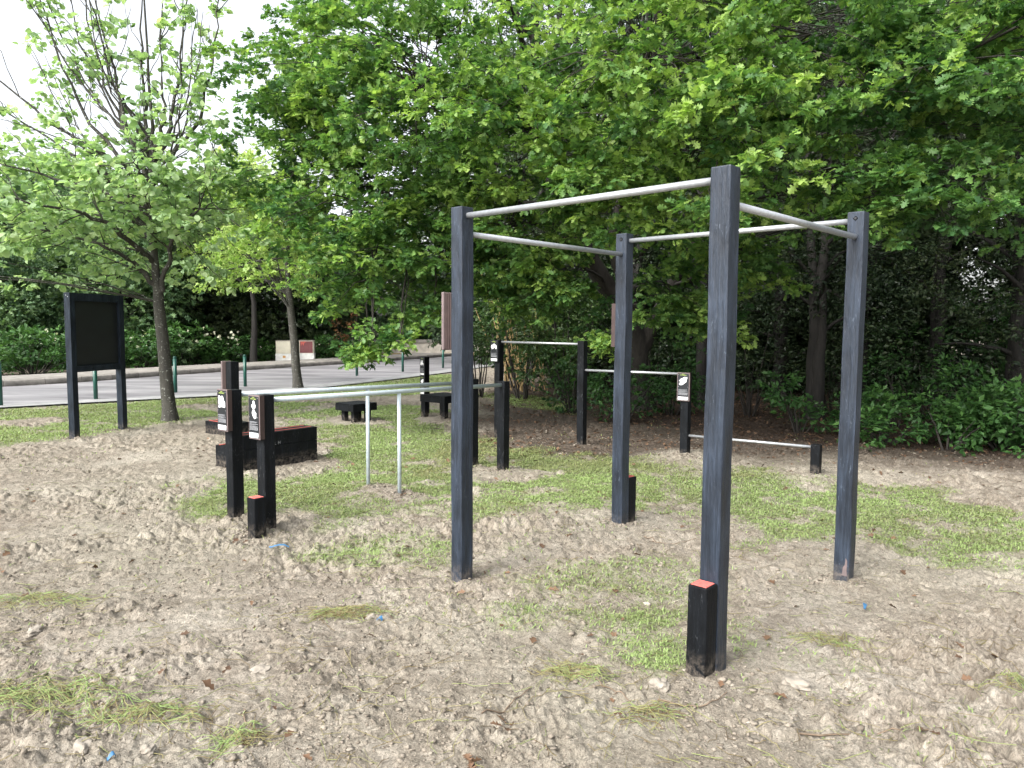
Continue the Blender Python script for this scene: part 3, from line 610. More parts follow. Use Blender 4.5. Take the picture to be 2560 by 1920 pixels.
# ------------------------------------------------------------------ oak
def tree_obj(name, loc, label, cat, group=None): return thing(name, loc, 0, label, cat, group)
def branch(T, a, b, ra, rb, sag=0., k=6, n=8, jit=.03, rs=RS):
    a = np.array(a, float); b = np.array(b, float); m = (a + b) / 2; m[2] += sag
    P = smooth_path([a, m, b], n, jit * np.linalg.norm(b - a) * .3, rs); T.add(P, np.linspace(ra, rb, n), k); return P
def make_oak():
    rs = np.random.RandomState(11); o = tree_obj('oak_tree', (0, 0, 0), 'huge spreading oak whose lobed bright green boughs fill the top of the photo', 'tree')
    T = Tubes(); base = np.array([2.68, 15.3, -.1])
    tr = smooth_path([base, (2.6, 15.3, .6), (2.52, 15.25, 1.5), (2.15, 15.1, 2.1), (1.75, 14.9, 2.65), (1.35, 14.6, 3.3), (.9, 14.2, 4.3), (.5, 13.8, 5.6), (.3, 13.5, 7.5)], 24, .015, rs)
    T.add(tr, np.interp(np.linspace(0, 1, 24), [0, .08, .5, 1], [.36, .24, .19, .08]), 12)
    s2 = smooth_path([(2.45, 15.25, 1.5), (2.3, 15.0, 2.3), (2.0, 14.6, 3.2), (2.1, 14, 4.6), (2.4, 13, 6.5), (2.5, 12.5, 9)], 16, .02, rs); T.add(s2, np.linspace(.17, .06, 16), 10)
    s3 = smooth_path([(2.55, 15.3, 1.0), (3.1, 15.2, 2.2), (3.6, 14.8, 3.6), (3.8, 14, 5.4), (4, 13, 8)], 14, .02, rs); T.add(s3, np.linspace(.16, .05, 14), 10)
    stems = np.vstack([tr[8:], s2[3:], s3[3:]])
    lob = [(-2.55, 12.0, 5.65, 1.65), (-3.55, 12.5, 4.25, 1.3), (-2.5, 12.0, 3.6, 1.6), (-2.15, 11.5, 2.4, 1.05), (-1.15, 11.4, 2.95, .85), (.3, 10.8, 2.75, .75), (.55, 11.6, 2.35, .6), (-.25, 12.0, 2.3, .6), (3.0, 11.2, 1.9, .5), (-3.35, 12.6, 5.0, 1.0), (5.7, 9.6, 5.0, 1.3), (7.0, 10.6, 5.6, 1.7), (-1.41, 11.0, 5.0, 2.1), (0.24, 10.0, 4.2, 1.7), (1.5, 9.5, 3.7, 1.2), (-0.06, 11.0, 3.1, 1.0), (1.57, 9.0, 4.9, 1.9), (2.3, 8.0, 3.75, 1.1), (3.28, 8.5, 4.9, 1.5), (3.86, 8.5, 3.4, 0.8), (4.61, 8.0, 3.2, 0.8), (4.9, 7.5, 4.6, 1.2), (2.2, 11.0, 2.3, 0.8), (3.19, 10.5, 2.75, 0.8), (1.55, 10.5, 1.5, 0.28), (-2.1, 11.0, 1.55, 0.34), (-2.25, 11.2, 1.22, .26), (-1.62, 10.9, 1.42, .16), (-1.15, 11.3, 1.95, .3), (5.9, 8.6, 4.4, 1.1),
           (-1.9, 13, 7.8, 1.6), (-.5, 12.5, 7.6, 2.3), (2.0, 12, 8.0, 2.4), (4.6, 12, 7.2, 2.0), (1.0, 15.5, 8.2, 2.4), (-2.0, 15.2, 6.6, 2.0), (4.8, 15, 6.4, 1.9), (2.2, 9.2, 7.0, 1.8), (-.8, 9.8, 7.0, 1.6)]
    L = Leaves(); LF = Leaves()
    for i, (x, y, z, r) in enumerate(lob):
        c = np.array([x, y, z]); j = np.argmin(np.linalg.norm(stems - c, axis=1) + np.abs(stems[:, 2] - z + 1) * .5); a = stems[j]
        low = r < .5
        if low: a = c + np.array([0, .8, 1.6])
        mid = (a + c) / 2 + [0, 0, .25 if not low else .2]; bp = smooth_path([a, mid, c], 12, .05 if not low else .02, rs); T.add(bp, np.linspace(.015 + .028 * r if not low else .015, .012, 12), 6)
        hid = i >= 30
        nd = int((21 if not hid else 3) * r * r) + (2 if low else 4)
        dd = norm(rs.normal(0, 1, (nd, 3))); rr = r * rs.uniform(.12, 1, nd) ** .45
        dc = c + dd * rr[:, None] * [1.12, .95, .82]
        for q in dc:
            k = rs.randint(4, 12); br = smooth_path([bp[k], (bp[k] + q) / 2 + [0, 0, .12 * r], q], 6, .03, rs); T.add(br, np.linspace(.011 if not low else .007, .004, 6), 4)
            R_ = rs.uniform(.22, .50) * (1 if not low else .7); m = rs.randint(9, 17) if not hid else 9
            th = rs.uniform(0, 2 * np.pi, m); rad = R_ * np.sqrt(rs.uniform(.02, 1, m)); tilt = rs.normal(0, .3, 2)
            off = np.column_stack([np.cos(th) * rad, np.sin(th) * rad, np.zeros(m)]); off[:, 2] = off[:, 0] * tilt[0] + off[:, 1] * tilt[1] - rad * rad * .9 / R_ * .5 + rs.normal(0, .045, m)
            tips = q + off; out = norm(off + [0, 0, .05])
            if rs.rand() < .8:
                for t in tips[:: 2]: T.add([q, (q + t) / 2 + [0, 0, .02], t], [.003, .002, .0012], 3)
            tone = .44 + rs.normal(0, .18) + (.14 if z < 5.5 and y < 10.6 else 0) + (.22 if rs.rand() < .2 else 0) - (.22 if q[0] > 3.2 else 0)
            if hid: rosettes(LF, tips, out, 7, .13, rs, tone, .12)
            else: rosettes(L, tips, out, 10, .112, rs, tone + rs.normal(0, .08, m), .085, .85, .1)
    T.build('trunk', M['bark'], o); cr = L.build('crown', T_OAK, M['oak'], o); LF.build('upper_crown', T_OAKS, M['oak'], o)
make_oak()

# ------------------------------------------------------------------ linden-like young tree, pale leaves
def make_linden():
    rs = np.random.RandomState(5); o = tree_obj('young_linden', (0, 0, 0), 'young pale-leaved tree with lichen-spotted trunk and thin rising branches beside the notice board', 'tree')
    T = Tubes(); L = Leaves(); Y = 12.85
    tr = smooth_path([(-5.95, Y, -.1), (-5.97, Y, .35), (-6.03, Y, 1.25), (-6.09, Y, 2.1), (-6.13, Y, 2.6), (-6.16, Y, 3.3), (-6.2, Y, 4.0), (-6.12, Y, 4.8), (-6.15, Y, 5.8), (-6.2, Y, 7.6)], 26, .006, rs)
    T.add(tr, np.interp(np.linspace(0, 1, 26), [0, .06, .22, .3, .5, 1], [.18, .118, .100, .092, .055, .012]), 12)
    limbs = [[(-6.1, Y, 2.15), (-5.88, Y - .1, 2.6), (-5.72, Y - .2, 3.15), (-5.25, Y - .3, 3.6), (-4.8, Y - .4, 4.3)], [(-5.75, Y - .2, 3.05), (-5.4, Y - .5, 3.3), (-4.85, Y - .7, 3.6)],
             [(-6.1, Y, 2.3), (-6.5, Y - .2, 2.75), (-7.0, Y - .5, 3.0), (-7.9, Y - .8, 3.2)], [(-6.15, Y, 3.2), (-6.7, Y - .2, 3.75), (-7.6, Y - .3, 4.05), (-8.8, Y - .5, 4.35)], [(-6.15, Y, 3.0), (-6.6, Y + .4, 3.4), (-7.6, Y + .9, 3.6), (-8.9, Y + 1., 3.7)],
             [(-6.2, Y, 3.8), (-6.5, Y, 4.2), (-7.2, Y, 5.1), (-7.6, Y, 6.0), (-8.1, Y, 7.6)], [(-6.2, Y, 4.0), (-6.5, Y + .1, 4.7), (-7.0, Y + .2, 5.7), (-7.4, Y + .3, 7.6)], [(-6.2, Y, 4.0), (-6.35, Y - .2, 4.7), (-6.6, Y - .3, 5.8), (-6.9, Y - .4, 7.6)],
             [(-6.2, Y, 3.9), (-6.9, Y - .3, 4.5), (-7.8, Y - .5, 5.1), (-8.9, Y - .8, 6.1)], [(-6.18, Y, 4.3), (-6.35, Y + .3, 5.2), (-6.5, Y + .5, 6.2), (-6.55, Y + .7, 7.8)], [(-6.15, Y, 4.2), (-5.9, Y + .2, 5.0), (-5.8, Y + .3, 6.0), (-5.6, Y + .4, 7.6)],
             [(-6.13, Y, 4.4), (-5.85, Y - .2, 4.9), (-5.75, Y - .3, 5.6), (-5.75, Y - .4, 7.4)], [(-6.15, Y, 4.0), (-5.75, Y, 4.5), (-5.3, Y, 5.2), (-5.05, Y, 6.1), (-4.9, Y, 7.2)], [(-6.2, Y, 3.6), (-6.9, Y + .2, 4.1), (-8, Y + .3, 4.8), (-9.2, Y + .4, 5.6)],
             [(-6.15, Y, 2.7), (-6.5, Y - .7, 3.2), (-6.9, Y - 1.3, 3.4), (-7.6, Y - 1.9, 3.5)], [(-6.15, Y, 3.5), (-5.9, Y - .8, 3.9), (-5.8, Y - 1.3, 4.1)], [(-6.15, Y, 3.4), (-6.0, Y + .8, 3.9), (-5.7, Y + 1.6, 4.2)]]
    for i, P in enumerate(limbs):
        up = P[-1][2] > 5.4; n = 16; p = smooth_path(P, n, .025, rs); T.add(p, np.linspace(.045 if up else .05, .008, n), 6)
        ns = 10 if up else 15
        for _ in range(ns):
            k = rs.randint(3, n); d = norm(p[min(k + 1, n - 1)] - p[k - 1]); s = rs.normal(0, 1, 3); s -= d * (s @ d); s = norm(s)
            ln = rs.uniform(.35, 1.15); e = p[k] + (d * .75 + s * (.5 if up else .9)) * ln + [0, 0, .25 * ln if up else .0]
            q = smooth_path([p[k], (p[k] + e) / 2 + s * .08 * ln, e], 7, .015, rs); T.add(q, np.linspace(.010, .003, 7), 4)
            m = rs.randint(2, 5) if up else rs.randint(4, 9)
            tt = q[rs.randint(1, 7, m)] + rs.normal(0, .07 if up else .18, (m, 3)) * [1, 1, .4]
            rosettes(L, tt, norm(tt - q[0] + 1e-3), 7 if up else 9, .105, rs, .5 + rs.normal(0, .12), .10, .75, .45)
    for k_ in range(11):
        z0 = rs.uniform(3.3, 4.8); a_ = rs.uniform(2.2, 4.2) if k_ < 8 else rs.uniform(-.6, .6); R1 = rs.uniform(.9, 2.6) if k_ < 8 else rs.uniform(.5, 1.1); e = np.array([-6.2 + np.cos(a_) * R1, Y + np.sin(a_) * R1 * .8, z0 + rs.uniform(2.6, 3.8)])
        b_ = np.array([-6.18, Y, z0]); p = smooth_path([b_, b_ * .6 + e * .4 + [np.cos(a_) * .25, 0, -.15], e], 16, .02, rs); T.add(p, np.linspace(.026, .005, 16), 5)
        for _ in range(5):
            k = rs.randint(5, 15); e2 = p[k] + norm(p[k] - p[k - 2] + rs.normal(0, .10, 3)) * rs.uniform(.5, 1.1); T.add(smooth_path([p[k], (p[k] + e2) / 2 + rs.normal(0, .04, 3), e2], 6, .01, rs), np.linspace(.008, .002, 6), 4)
            rosettes(L, e2[None] + rs.normal(0, .1, (3, 3)), np.tile([0, 0, .3], (3, 1)), 6, .10, rs, .5, .10, .75, .45)
    # layered lower tiers
    for k in range(58):
        a = rs.uniform(0, 2 * np.pi); r_ = rs.uniform(.5, 2.9); zc = 2.4 + 2.6 * rs.uniform(0, 1) ** 1.3; x = -6.6 + np.cos(a) * r_ * 1.05; y = Y + np.sin(a) * r_ * .75
        if x > -5.3 or (abs(x + 6.1) < .75 and y < Y + .2): continue
        m = rs.randint(7, 14); off = rs.normal(0, 1, (m, 3)) * [.26, .24, .05]; off[:, 2] -= (off[:, 0] ** 2 + off[:, 1] ** 2) * .5
        c = np.array([x, y, zc]); j = np.argmin(np.linalg.norm(tr - (c - [0, 0, .6]), axis=1)); T.add(smooth_path([tr[j], (tr[j] + c) / 2 + [0, 0, .1], c], 7, .02, rs), np.linspace(.012, .003, 7), 4)
        rosettes(L, c + off, norm(off + 1e-3), 9, .105, rs, .5 + rs.normal(0, .13), .10, .8, .5)
    T.build('trunk', M['linbark'], o); L.build('crown', T_ROUND, M['linden'], o)
make_linden()

# ------------------------------------------------------------------ generic trees
def lob_crown(rs, lobes, dens, size, tone, per=7, spread=.16, up=.5, flat=.8):
    L = Leaves()
    for (x, y, z, r) in lobes:
        m = int(dens * r * r); d = norm(rs.normal(0, 1, (m, 3))); rr = r * rs.uniform(.15, 1, m) ** .4
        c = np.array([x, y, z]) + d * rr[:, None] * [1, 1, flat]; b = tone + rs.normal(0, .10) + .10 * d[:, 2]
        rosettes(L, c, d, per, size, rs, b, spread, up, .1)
    return L
def make_yellow():
    rs = np.random.RandomState(9); o = tree_obj('small_tree', (-5.6, 19.4, 0), 'small yellow-green tree with a single leaning trunk by the road edge', 'tree')
    T = Tubes(); tr = smooth_path([(.0, 0, -.1), (-.04, 0, .5), (-.1, 0, 1.3), (-.2, 0, 2.4), (-.25, 0, 3.4), (-.3, 0, 4.4)], 16, .006, rs); T.add(tr, np.interp(np.linspace(0, 1, 16), [0, .1, .55, 1], [.17, .12, .09, .03]), 10)
    lob = [(-1.9, .2, 3.3, .8), (-2.3, .1, 4.3, .9), (-1.1, .2, 5.3, .9), (-1.7, .2, 3.0, .7), (-1.0, -.3, 3.35, .7), (-.2, 0, 3.45, .75), (.35, .1, 3.1, .6), (-1.9, .3, 3.9, .7), (-1.0, .2, 4.2, .8), (0, .2, 4.2, .8), (.5, -.1, 3.6, .5), (-2.3, 0, 2.8, .45), (-.6, -.5, 2.75, .45), (.45, 0, 2.5, .35), (-1.4, .6, 4.9, .8), (-.3, .4, 5, .7)]
    for l in lob: branch(T, tr[8 + rs.randint(0, 5)], l[:3], .035, .008, .1, 5, rs=rs)
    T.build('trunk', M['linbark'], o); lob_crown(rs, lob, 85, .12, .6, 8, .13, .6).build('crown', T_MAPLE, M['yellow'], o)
make_yellow()

def make_tree(name, loc, rs, h, r, trunk_r, leafmat, T_, label, group, dens=40, size=.11, tone=.45, nl=14, low=.25, stems=1, per=7, cat='tree', bark='wbark', spread=.16):
    o = tree_obj(name, loc, label, cat, group); T = Tubes(); lob = []
    tops = []
    for s in range(stems):
        a = rs.uniform(0, 6.28); e = np.array([np.cos(a), np.sin(a), 0]) * r * rs.uniform(.05, .35); b0 = e * .15
        tr = smooth_path([b0 - [0, 0, .1], b0 + [0, 0, h * .2], e * .6 + [0, 0, h * .5], e + [0, 0, h * .9]], 14, .03, rs)
        T.add(tr, np.interp(np.linspace(0, 1, 14), [0, .1, 1], [trunk_r * 1.3, trunk_r, trunk_r * .2]), 8); tops.append(tr)
    for k in range(nl):
        z = h * (low + (1 - low) * (k + .5) / nl); q = (z / h - low) / (1 - low); rr = r * (1 - .55 * max(0, q - .45) / .55) * rs.uniform(.35, .8); a = k * 2.4 + rs.uniform(-.5, .5)
        l = (np.cos(a) * rr, np.sin(a) * rr, z, r * rs.uniform(.34, .52)); lob.append(l); t = tops[k % stems]; j = np.argmin(np.abs(t[:, 2] - z * .8)); branch(T, t[j], l[:3], trunk_r * .35, .01, .1, 5, rs=rs)
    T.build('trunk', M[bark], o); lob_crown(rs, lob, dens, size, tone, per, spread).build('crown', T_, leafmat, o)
    return o
def copy_tree(o, loc, rz, sc, label, group=None):
    c = o.copy(); COL.objects.link(c); c.location = loc; c.rotation_euler = (0, 0, rz); c.scale = (sc, sc, sc)
    c['label'] = label
    if group: c['group'] = group
    for ch in o.children: d = ch.copy(); COL.objects.link(d); d.parent = c
    return c

# dark evergreen wood on the right
rs = np.random.RandomState(31); GR = 'dark evergreen trees of the wood'
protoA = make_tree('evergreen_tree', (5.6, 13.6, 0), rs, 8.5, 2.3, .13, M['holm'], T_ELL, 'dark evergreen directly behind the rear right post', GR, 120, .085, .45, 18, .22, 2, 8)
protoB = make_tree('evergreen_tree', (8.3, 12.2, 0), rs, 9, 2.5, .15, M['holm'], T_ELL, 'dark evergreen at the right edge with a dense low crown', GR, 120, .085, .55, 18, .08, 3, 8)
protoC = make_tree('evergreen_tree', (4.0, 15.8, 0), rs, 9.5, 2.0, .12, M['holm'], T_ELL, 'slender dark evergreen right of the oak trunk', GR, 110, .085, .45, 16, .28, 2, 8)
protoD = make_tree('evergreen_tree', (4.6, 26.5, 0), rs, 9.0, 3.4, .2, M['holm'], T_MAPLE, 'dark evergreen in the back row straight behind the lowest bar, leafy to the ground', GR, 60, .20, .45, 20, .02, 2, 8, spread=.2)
wb = [((10.5, 20.5), 1.1, 'wide and leafy to the ground, right rear of the wood'), ((14.2, 15.8), 1.0, 'wide and leafy to the ground at the right margin'), ((7.2, 22.6), .95, 'wide and leafy to the ground behind the rear right post'), ((3.0, 26.5), .8, 'wide and leafy to the ground left of the oak trunk'), ((17.5, 21), 1.3, 'broad, filling the far right margin'), ((13, 30), 1.5, 'broad, last row right'), ((7.5, 32), 1.5, 'broad, last row right of centre'), ((1, 36), 1.5, 'broad, last row in the middle'), ((19.5, 13.5), 1.2, 'broad, outside the right edge'), ((3.4, 21.2), .62, 'low and wide behind the oak trunk'), ((9.6, 18.6), .6, 'low and wide in the depth of the wood'), ((5.9, 20.6), .55, 'low and wide between the two right posts')]
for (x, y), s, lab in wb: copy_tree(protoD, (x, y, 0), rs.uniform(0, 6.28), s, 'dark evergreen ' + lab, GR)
dw = [(protoA, (7.2, 15.6), 1.0), (protoB, (6.6, 18.2), 1.1), (protoC, (3.0, 18.6), 1.1), (protoA, (9.4, 16.6), 1.15), (protoB, (11.2, 13.2), 1.1), (protoC, (5.0, 20.5), 1.2), (protoA, (1.3, 20.5), 1.15), (protoB, (8.8, 21), 1.3), (protoC, (12.4, 17.4), 1.25), (protoA, (12.6, 22), 1.5), (protoB, (3.8, 24), 1.4), (protoC, (7.0, 25), 1.5), (protoB, (15.5, 18), 1.4), (protoA, (.6, 25), 1.4), (protoC, (10.8, 10.4), 1.0), (protoB, (17, 25), 1.9), (protoA, (11, 28), 1.8), (protoB, (6, 31), 1.9), (protoC, (1.5, 31), 1.8)]
wd = ['deep in the wood behind the rear right post', 'far back between the two right posts', 'behind the oak trunk', 'at mid depth near the right edge', 'at the far right margin of the wood', 'far behind the oak', 'in the hedge gap left of the oak trunk', 'deep right of the stepped bars', 'right rear of the wood', 'tall at the back right', 'tall at the back behind the oak', 'back row between the right posts', 'beyond the right edge of the lawn', 'back row over the ivy hedge', 'closest to the right edge of the photo', 'last row far right', 'last row right of centre', 'last row behind the lowest bar', 'last row behind the highest stepped bar']
for i, (p, (x, y), s) in enumerate(dw): copy_tree(p, (x, y, 0), rs.uniform(0, 6.28), s, 'dark evergreen tree ' + wd[i], GR)

# bushes
def bush(name, loc, r, h, mat, T_, size, dens, tone, label, group, rs, cat='shrub', per=8):
    o = tree_obj(name, (loc[0], loc[1], 0), label, cat, group); T = Tubes(); lob = []
    n = max(6, int(10 * r))
    for k in range(n):
        a = rs.uniform(0, 6.28); q = r * math.sqrt(rs.uniform(0, 1)) * .75; z = h * rs.uniform(.10, .8); lr = min(r, h) * rs.uniform(.32, .5)
        lob.append((np.cos(a) * q, np.sin(a) * q, max(z, lr * .6), lr)); branch(T, (np.cos(a) * q * .2, np.sin(a) * q * .2, -.05), lob[-1][:3], .022, .006, .05, 4, rs=rs)
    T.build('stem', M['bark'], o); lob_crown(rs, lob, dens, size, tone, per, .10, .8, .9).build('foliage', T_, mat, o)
    return o
rs = np.random.RandomState(41); GL = 'laurel shrubs under the trees'
for args in [((6.9, 10.3), 1.1, 1.15, .11, 190, .65, 'bright laurel shrub at the lower right corner of the wood'), ((5.5, 10.9), .9, .75, .11, 170, .55, 'low laurel clump right of the rear right post'), ((8.4, 9.8), 1.2, 1.5, .11, 160, .6, 'larger laurel at the right edge'), ((4.7, 12.0), .7, .95, .10, 150, .5, 'laurel between the two right posts at the wood edge'),
             ((1.95, 13.2), .8, 1.1, .10, 180, .52, 'laurel shrub at the foot of the oak'), ((3.1, 14.4), .8, 1.4, .10, 150, .4, 'laurel shrub right behind the oak trunk'), ((1.2, 14.6), .8, 1.5, .10, 170, .48, 'laurel shrub just left of the oak trunk'), ((6.6, 12.6), .9, 1.4, .09, 70, .35, 'shaded laurel behind the low clump'), ((4.2, 16.8), 1.2, 1.6, .1, 60, .3, 'shaded laurel deep behind the oak'), ((7.5, 9.5), .9, .8, .11, 170, .6, 'low laurel at the right edge, nearest the viewer'), ((6.1, 10.3), .8, .65, .10, 160, .6, 'lowest laurel sprawling at the wood edge'), ((10.4, 9.6), 1.2, 1.6, .1, 60, .45, 'laurel beyond the right edge'), ((8.0, 14.0), 1.3, 1.8, .1, 55, .3, 'dim laurel in the depth of the wood')]:
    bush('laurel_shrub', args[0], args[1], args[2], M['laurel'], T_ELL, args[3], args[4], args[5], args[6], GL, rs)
for args in [((4.6, 14.3), .9, 2.4, .09, 130, .3, 'tall dim laurel behind the lowest bar'), ((6.3, 14.6), 1.0, 2.6, .09, 120, .3, 'tall dim laurel behind the rear right post'), ((8.6, 12.6), 1.1, 2.8, .10, 120, .4, 'tall laurel near the right edge'), ((3.3, 17.4), 1.1, 2.8, .10, 110, .28, 'tall dim laurel deep to the right of the oak trunk'), ((10.2, 12.0), 1.2, 3.0, .10, 110, .4, 'tall laurel closing the right edge'), ((2.4, 20.0), 1.3, 3.2, .12, 90, .3, 'tall dim laurel far behind the oak trunk'), ((7.6, 17.2), 1.3, 3.2, .12, 90, .25, 'tall dim laurel in the middle of the wood')]:
    bush('laurel_shrub', args[0], args[1], args[2], M['laurel'] if args[5] > .35 else M['holm'], T_ELL, args[3], args[4], args[5] + (.2 if args[5] <= .35 else 0), args[6], GL, rs)
GI = 'ivy covered shrubs of the hedge'
for args in [((-.75, 17.6), .9, 2.0, 'leafy hedge shrub behind the highest stepped bar post, by the road'), ((.25, 17.2), 1.1, 2.9, 'ivy hedge shrub below the dry bamboo'), ((1.2, 16.8), 1.0, 3.0, 'dark ivy shrub left of the oak trunk'), ((-.1, 20.4), 1.2, 3.4, 'tall ivy shrub behind the hedge'), ((1.6, 18.6), 1.3, 3.6, 'tall ivy shrub behind the oak trunk')]:
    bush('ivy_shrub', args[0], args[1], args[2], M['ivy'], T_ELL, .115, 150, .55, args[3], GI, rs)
# dry bamboo
def bamboo():
    rs = np.random.RandomState(3); o = tree_obj('bamboo_clump', (.15, 19.2, 0), 'clump of dry yellow bamboo canes rising out of the ivy hedge', 'bamboo'); T = Tubes(); L = Leaves()
    for k in range(30):
        a = rs.uniform(0, 6.28); b = np.array([rs.normal(0, .35), rs.normal(0, .3), 0]); e = b + [rs.normal(-.35, .6), rs.normal(0, .4), rs.uniform(2.6, 4.2)]
        p = smooth_path([b, (b + e) / 2 + [0, 0, .1], e], 8, .01, rs); T.add(p, np.linspace(.016, .006, 8), 5)
        t = p[rs.randint(4, 8, 4)]; rosettes(L, t, np.tile([0, 0, .4], (4, 1)), 5, .20, rs, .3, .15, .3, .2)
    T.build('cane', M['bamboo'], o); L.build('foliage', T_ELL, M['yellow'], o)
bamboo()

# far wood across the road
rs = np.random.RandomState(51); GF = 'trees of the wood across the road'
fA = make_tree('broadleaf_tree', (-15.5, 29.5, 0), rs, 7.0, 3.0, .2, M['wood'], T_MAPLE, 'dark broad tree across the road behind the notice board', GF, 75, .21, .6, 19, .06, 2, 7, spread=.22)
fB = make_tree('broadleaf_tree', (-21, 27, 0), rs, 5.6, 3.0, .2, M['wood'], T_MAPLE, 'bushy dark tree at the far left across the road', GF, 75, .21, .5, 19, .04, 2, 7, spread=.22)
fC = make_tree('broadleaf_tree', (-11.5, 36.5, 0), rs, 7.6, 3.2, .2, M['holm'], T_MAPLE, 'very dark tree behind the utility cabinets', GF, 60, .22, .65, 18, .04, 2, 7, spread=.22)
fw = [(fB, (-17.5, 33), 1.15, 'second row behind the notice board'), (fC, (-14.2, 34.5), .85, 'between the young tree and the cabinets'), (fA, (-8.0, 42.5), 1.05, 'behind the left end of the concrete wall'), (fC, (-13.5, 32.2), .62, 'low and dark just right of the young tree trunk'), (fB, (-5.2, 45), 1.0, 'behind the middle of the concrete wall'), (fA, (-1.5, 46), 1.1, 'behind the right end of the concrete wall'),
      (fB, (-25.5, 22), .85, 'far left edge nearer the road'), (fA, (-27, 29), 1.25, 'far left in the second row'), (fB, (-21.5, 34), 1.4, 'back row left'), (fB, (-10.6, 43), 1.2, 'back row above the cabinets'), (fA, (-16, 40), 1.25, 'back row centre left'), (fC, (-9.6, 38), .72, 'low dark tree above the maroon cabinet'), (fC, (-4, 50), 1.3, 'last row behind the wall'), (fB, (2.5, 42), 1.4, 'far behind the ivy hedge'), (fA, (-24, 40), 1.3, 'last row far left'), (fB, (-18.6, 27.4), .75, 'low and leafy behind the notice board legs')]
for p, (x, y), s, lab in fw: copy_tree(p, (x, y, 0), rs.uniform(0, 6.28), s, 'broadleaf tree ' + lab, GF)
fy = make_tree('golden_tree', (-10.6, 30.6, 0), rs, 8.2, 2.8, .15, M['yellow'], T_MAPLE, 'golden yellow-green tree glowing behind the young tree', None, 42, .19, .7, 14, .42, 1, 7, spread=.2)
rs = np.random.RandomState(61); GH = 'low hedge bushes beyond the far kerb'
hp = None
HP = [(-25, 14.5), (-22.6, 16.6), (-20.2, 18.6), (-18.0, 20.4), (-16.3, 21.9), (-15.4, 23.8), (-14.6, 25.8), (-13.8, 27.6), (-12.9, 29.4), (-12.0, 31.0), (-11.2, 33.2), (-8.7, 35.2), (-8.0, 37.0)]
hl = ['leftmost, off the edge', 'left of the notice board', 'at the left edge of the photo', 'behind the left leg of the notice board', 'behind the notice board', 'between the notice board and the young tree', 'behind the young tree trunk', 'right of the young tree trunk', 'above the third bollard', 'with pale blossom left of the cabinets', 'just left of the cream cabinet', 'right of the maroon cabinet', 'at the left end of the concrete wall']
ha = bush('hedge_bush', HP[0], 1.35, 1.5, M['laurel'], T_ELL, .15, 75, .72, 'green hedge bush ' + hl[0], GH, rs, 'hedge bush')
hb = bush('hedge_bush', HP[1], 1.35, 1.25, M['laurel'], T_ELL, .15, 75, .62, 'green hedge bush ' + hl[1], GH, rs, 'hedge bush')
for i in range(2, len(HP)): copy_tree((ha, hb)[i % 2], (*HP[i], 0), rs.uniform(0, 6.28), rs.uniform(.85, 1.15) * (.75 if i > 9 else 1), 'green hedge bush ' + hl[i], GH)
bush('copper_shrub', (-7.9, 35.2), .9, 2.6, M['copper'], T_ELL, .15, 60, .6, 'reddish copper shrub behind the hanging oak leaves', None, rs)
# blossom
bl = Leaves(); n = 60; c = np.column_stack([rs.uniform(-15.5, -11.2, n), np.zeros(n), rs.uniform(.75, 1.5, n)]); c[:, 1] = 25.2 + (c[:, 0] + 15.5) * 1.45 - .6 + rs.normal(0, .35, n)
bl.add(c, rs.normal(0, 1, (n, 3)), norm(rs.normal(0, .4, (n, 3)) + [0, -1, .5]), rs.uniform(.08, .16, n), rs.uniform(.5, 1, n))
tag(bl.build('blossom', T_ROUND, mat_leaf('cream_blossom', (.4, .42, .25), (.55, .56, .38), (.7, .7, .55), .2)), 'scattered cream blossom over the hedge bushes across the road', 'blossom', kind='stuff')

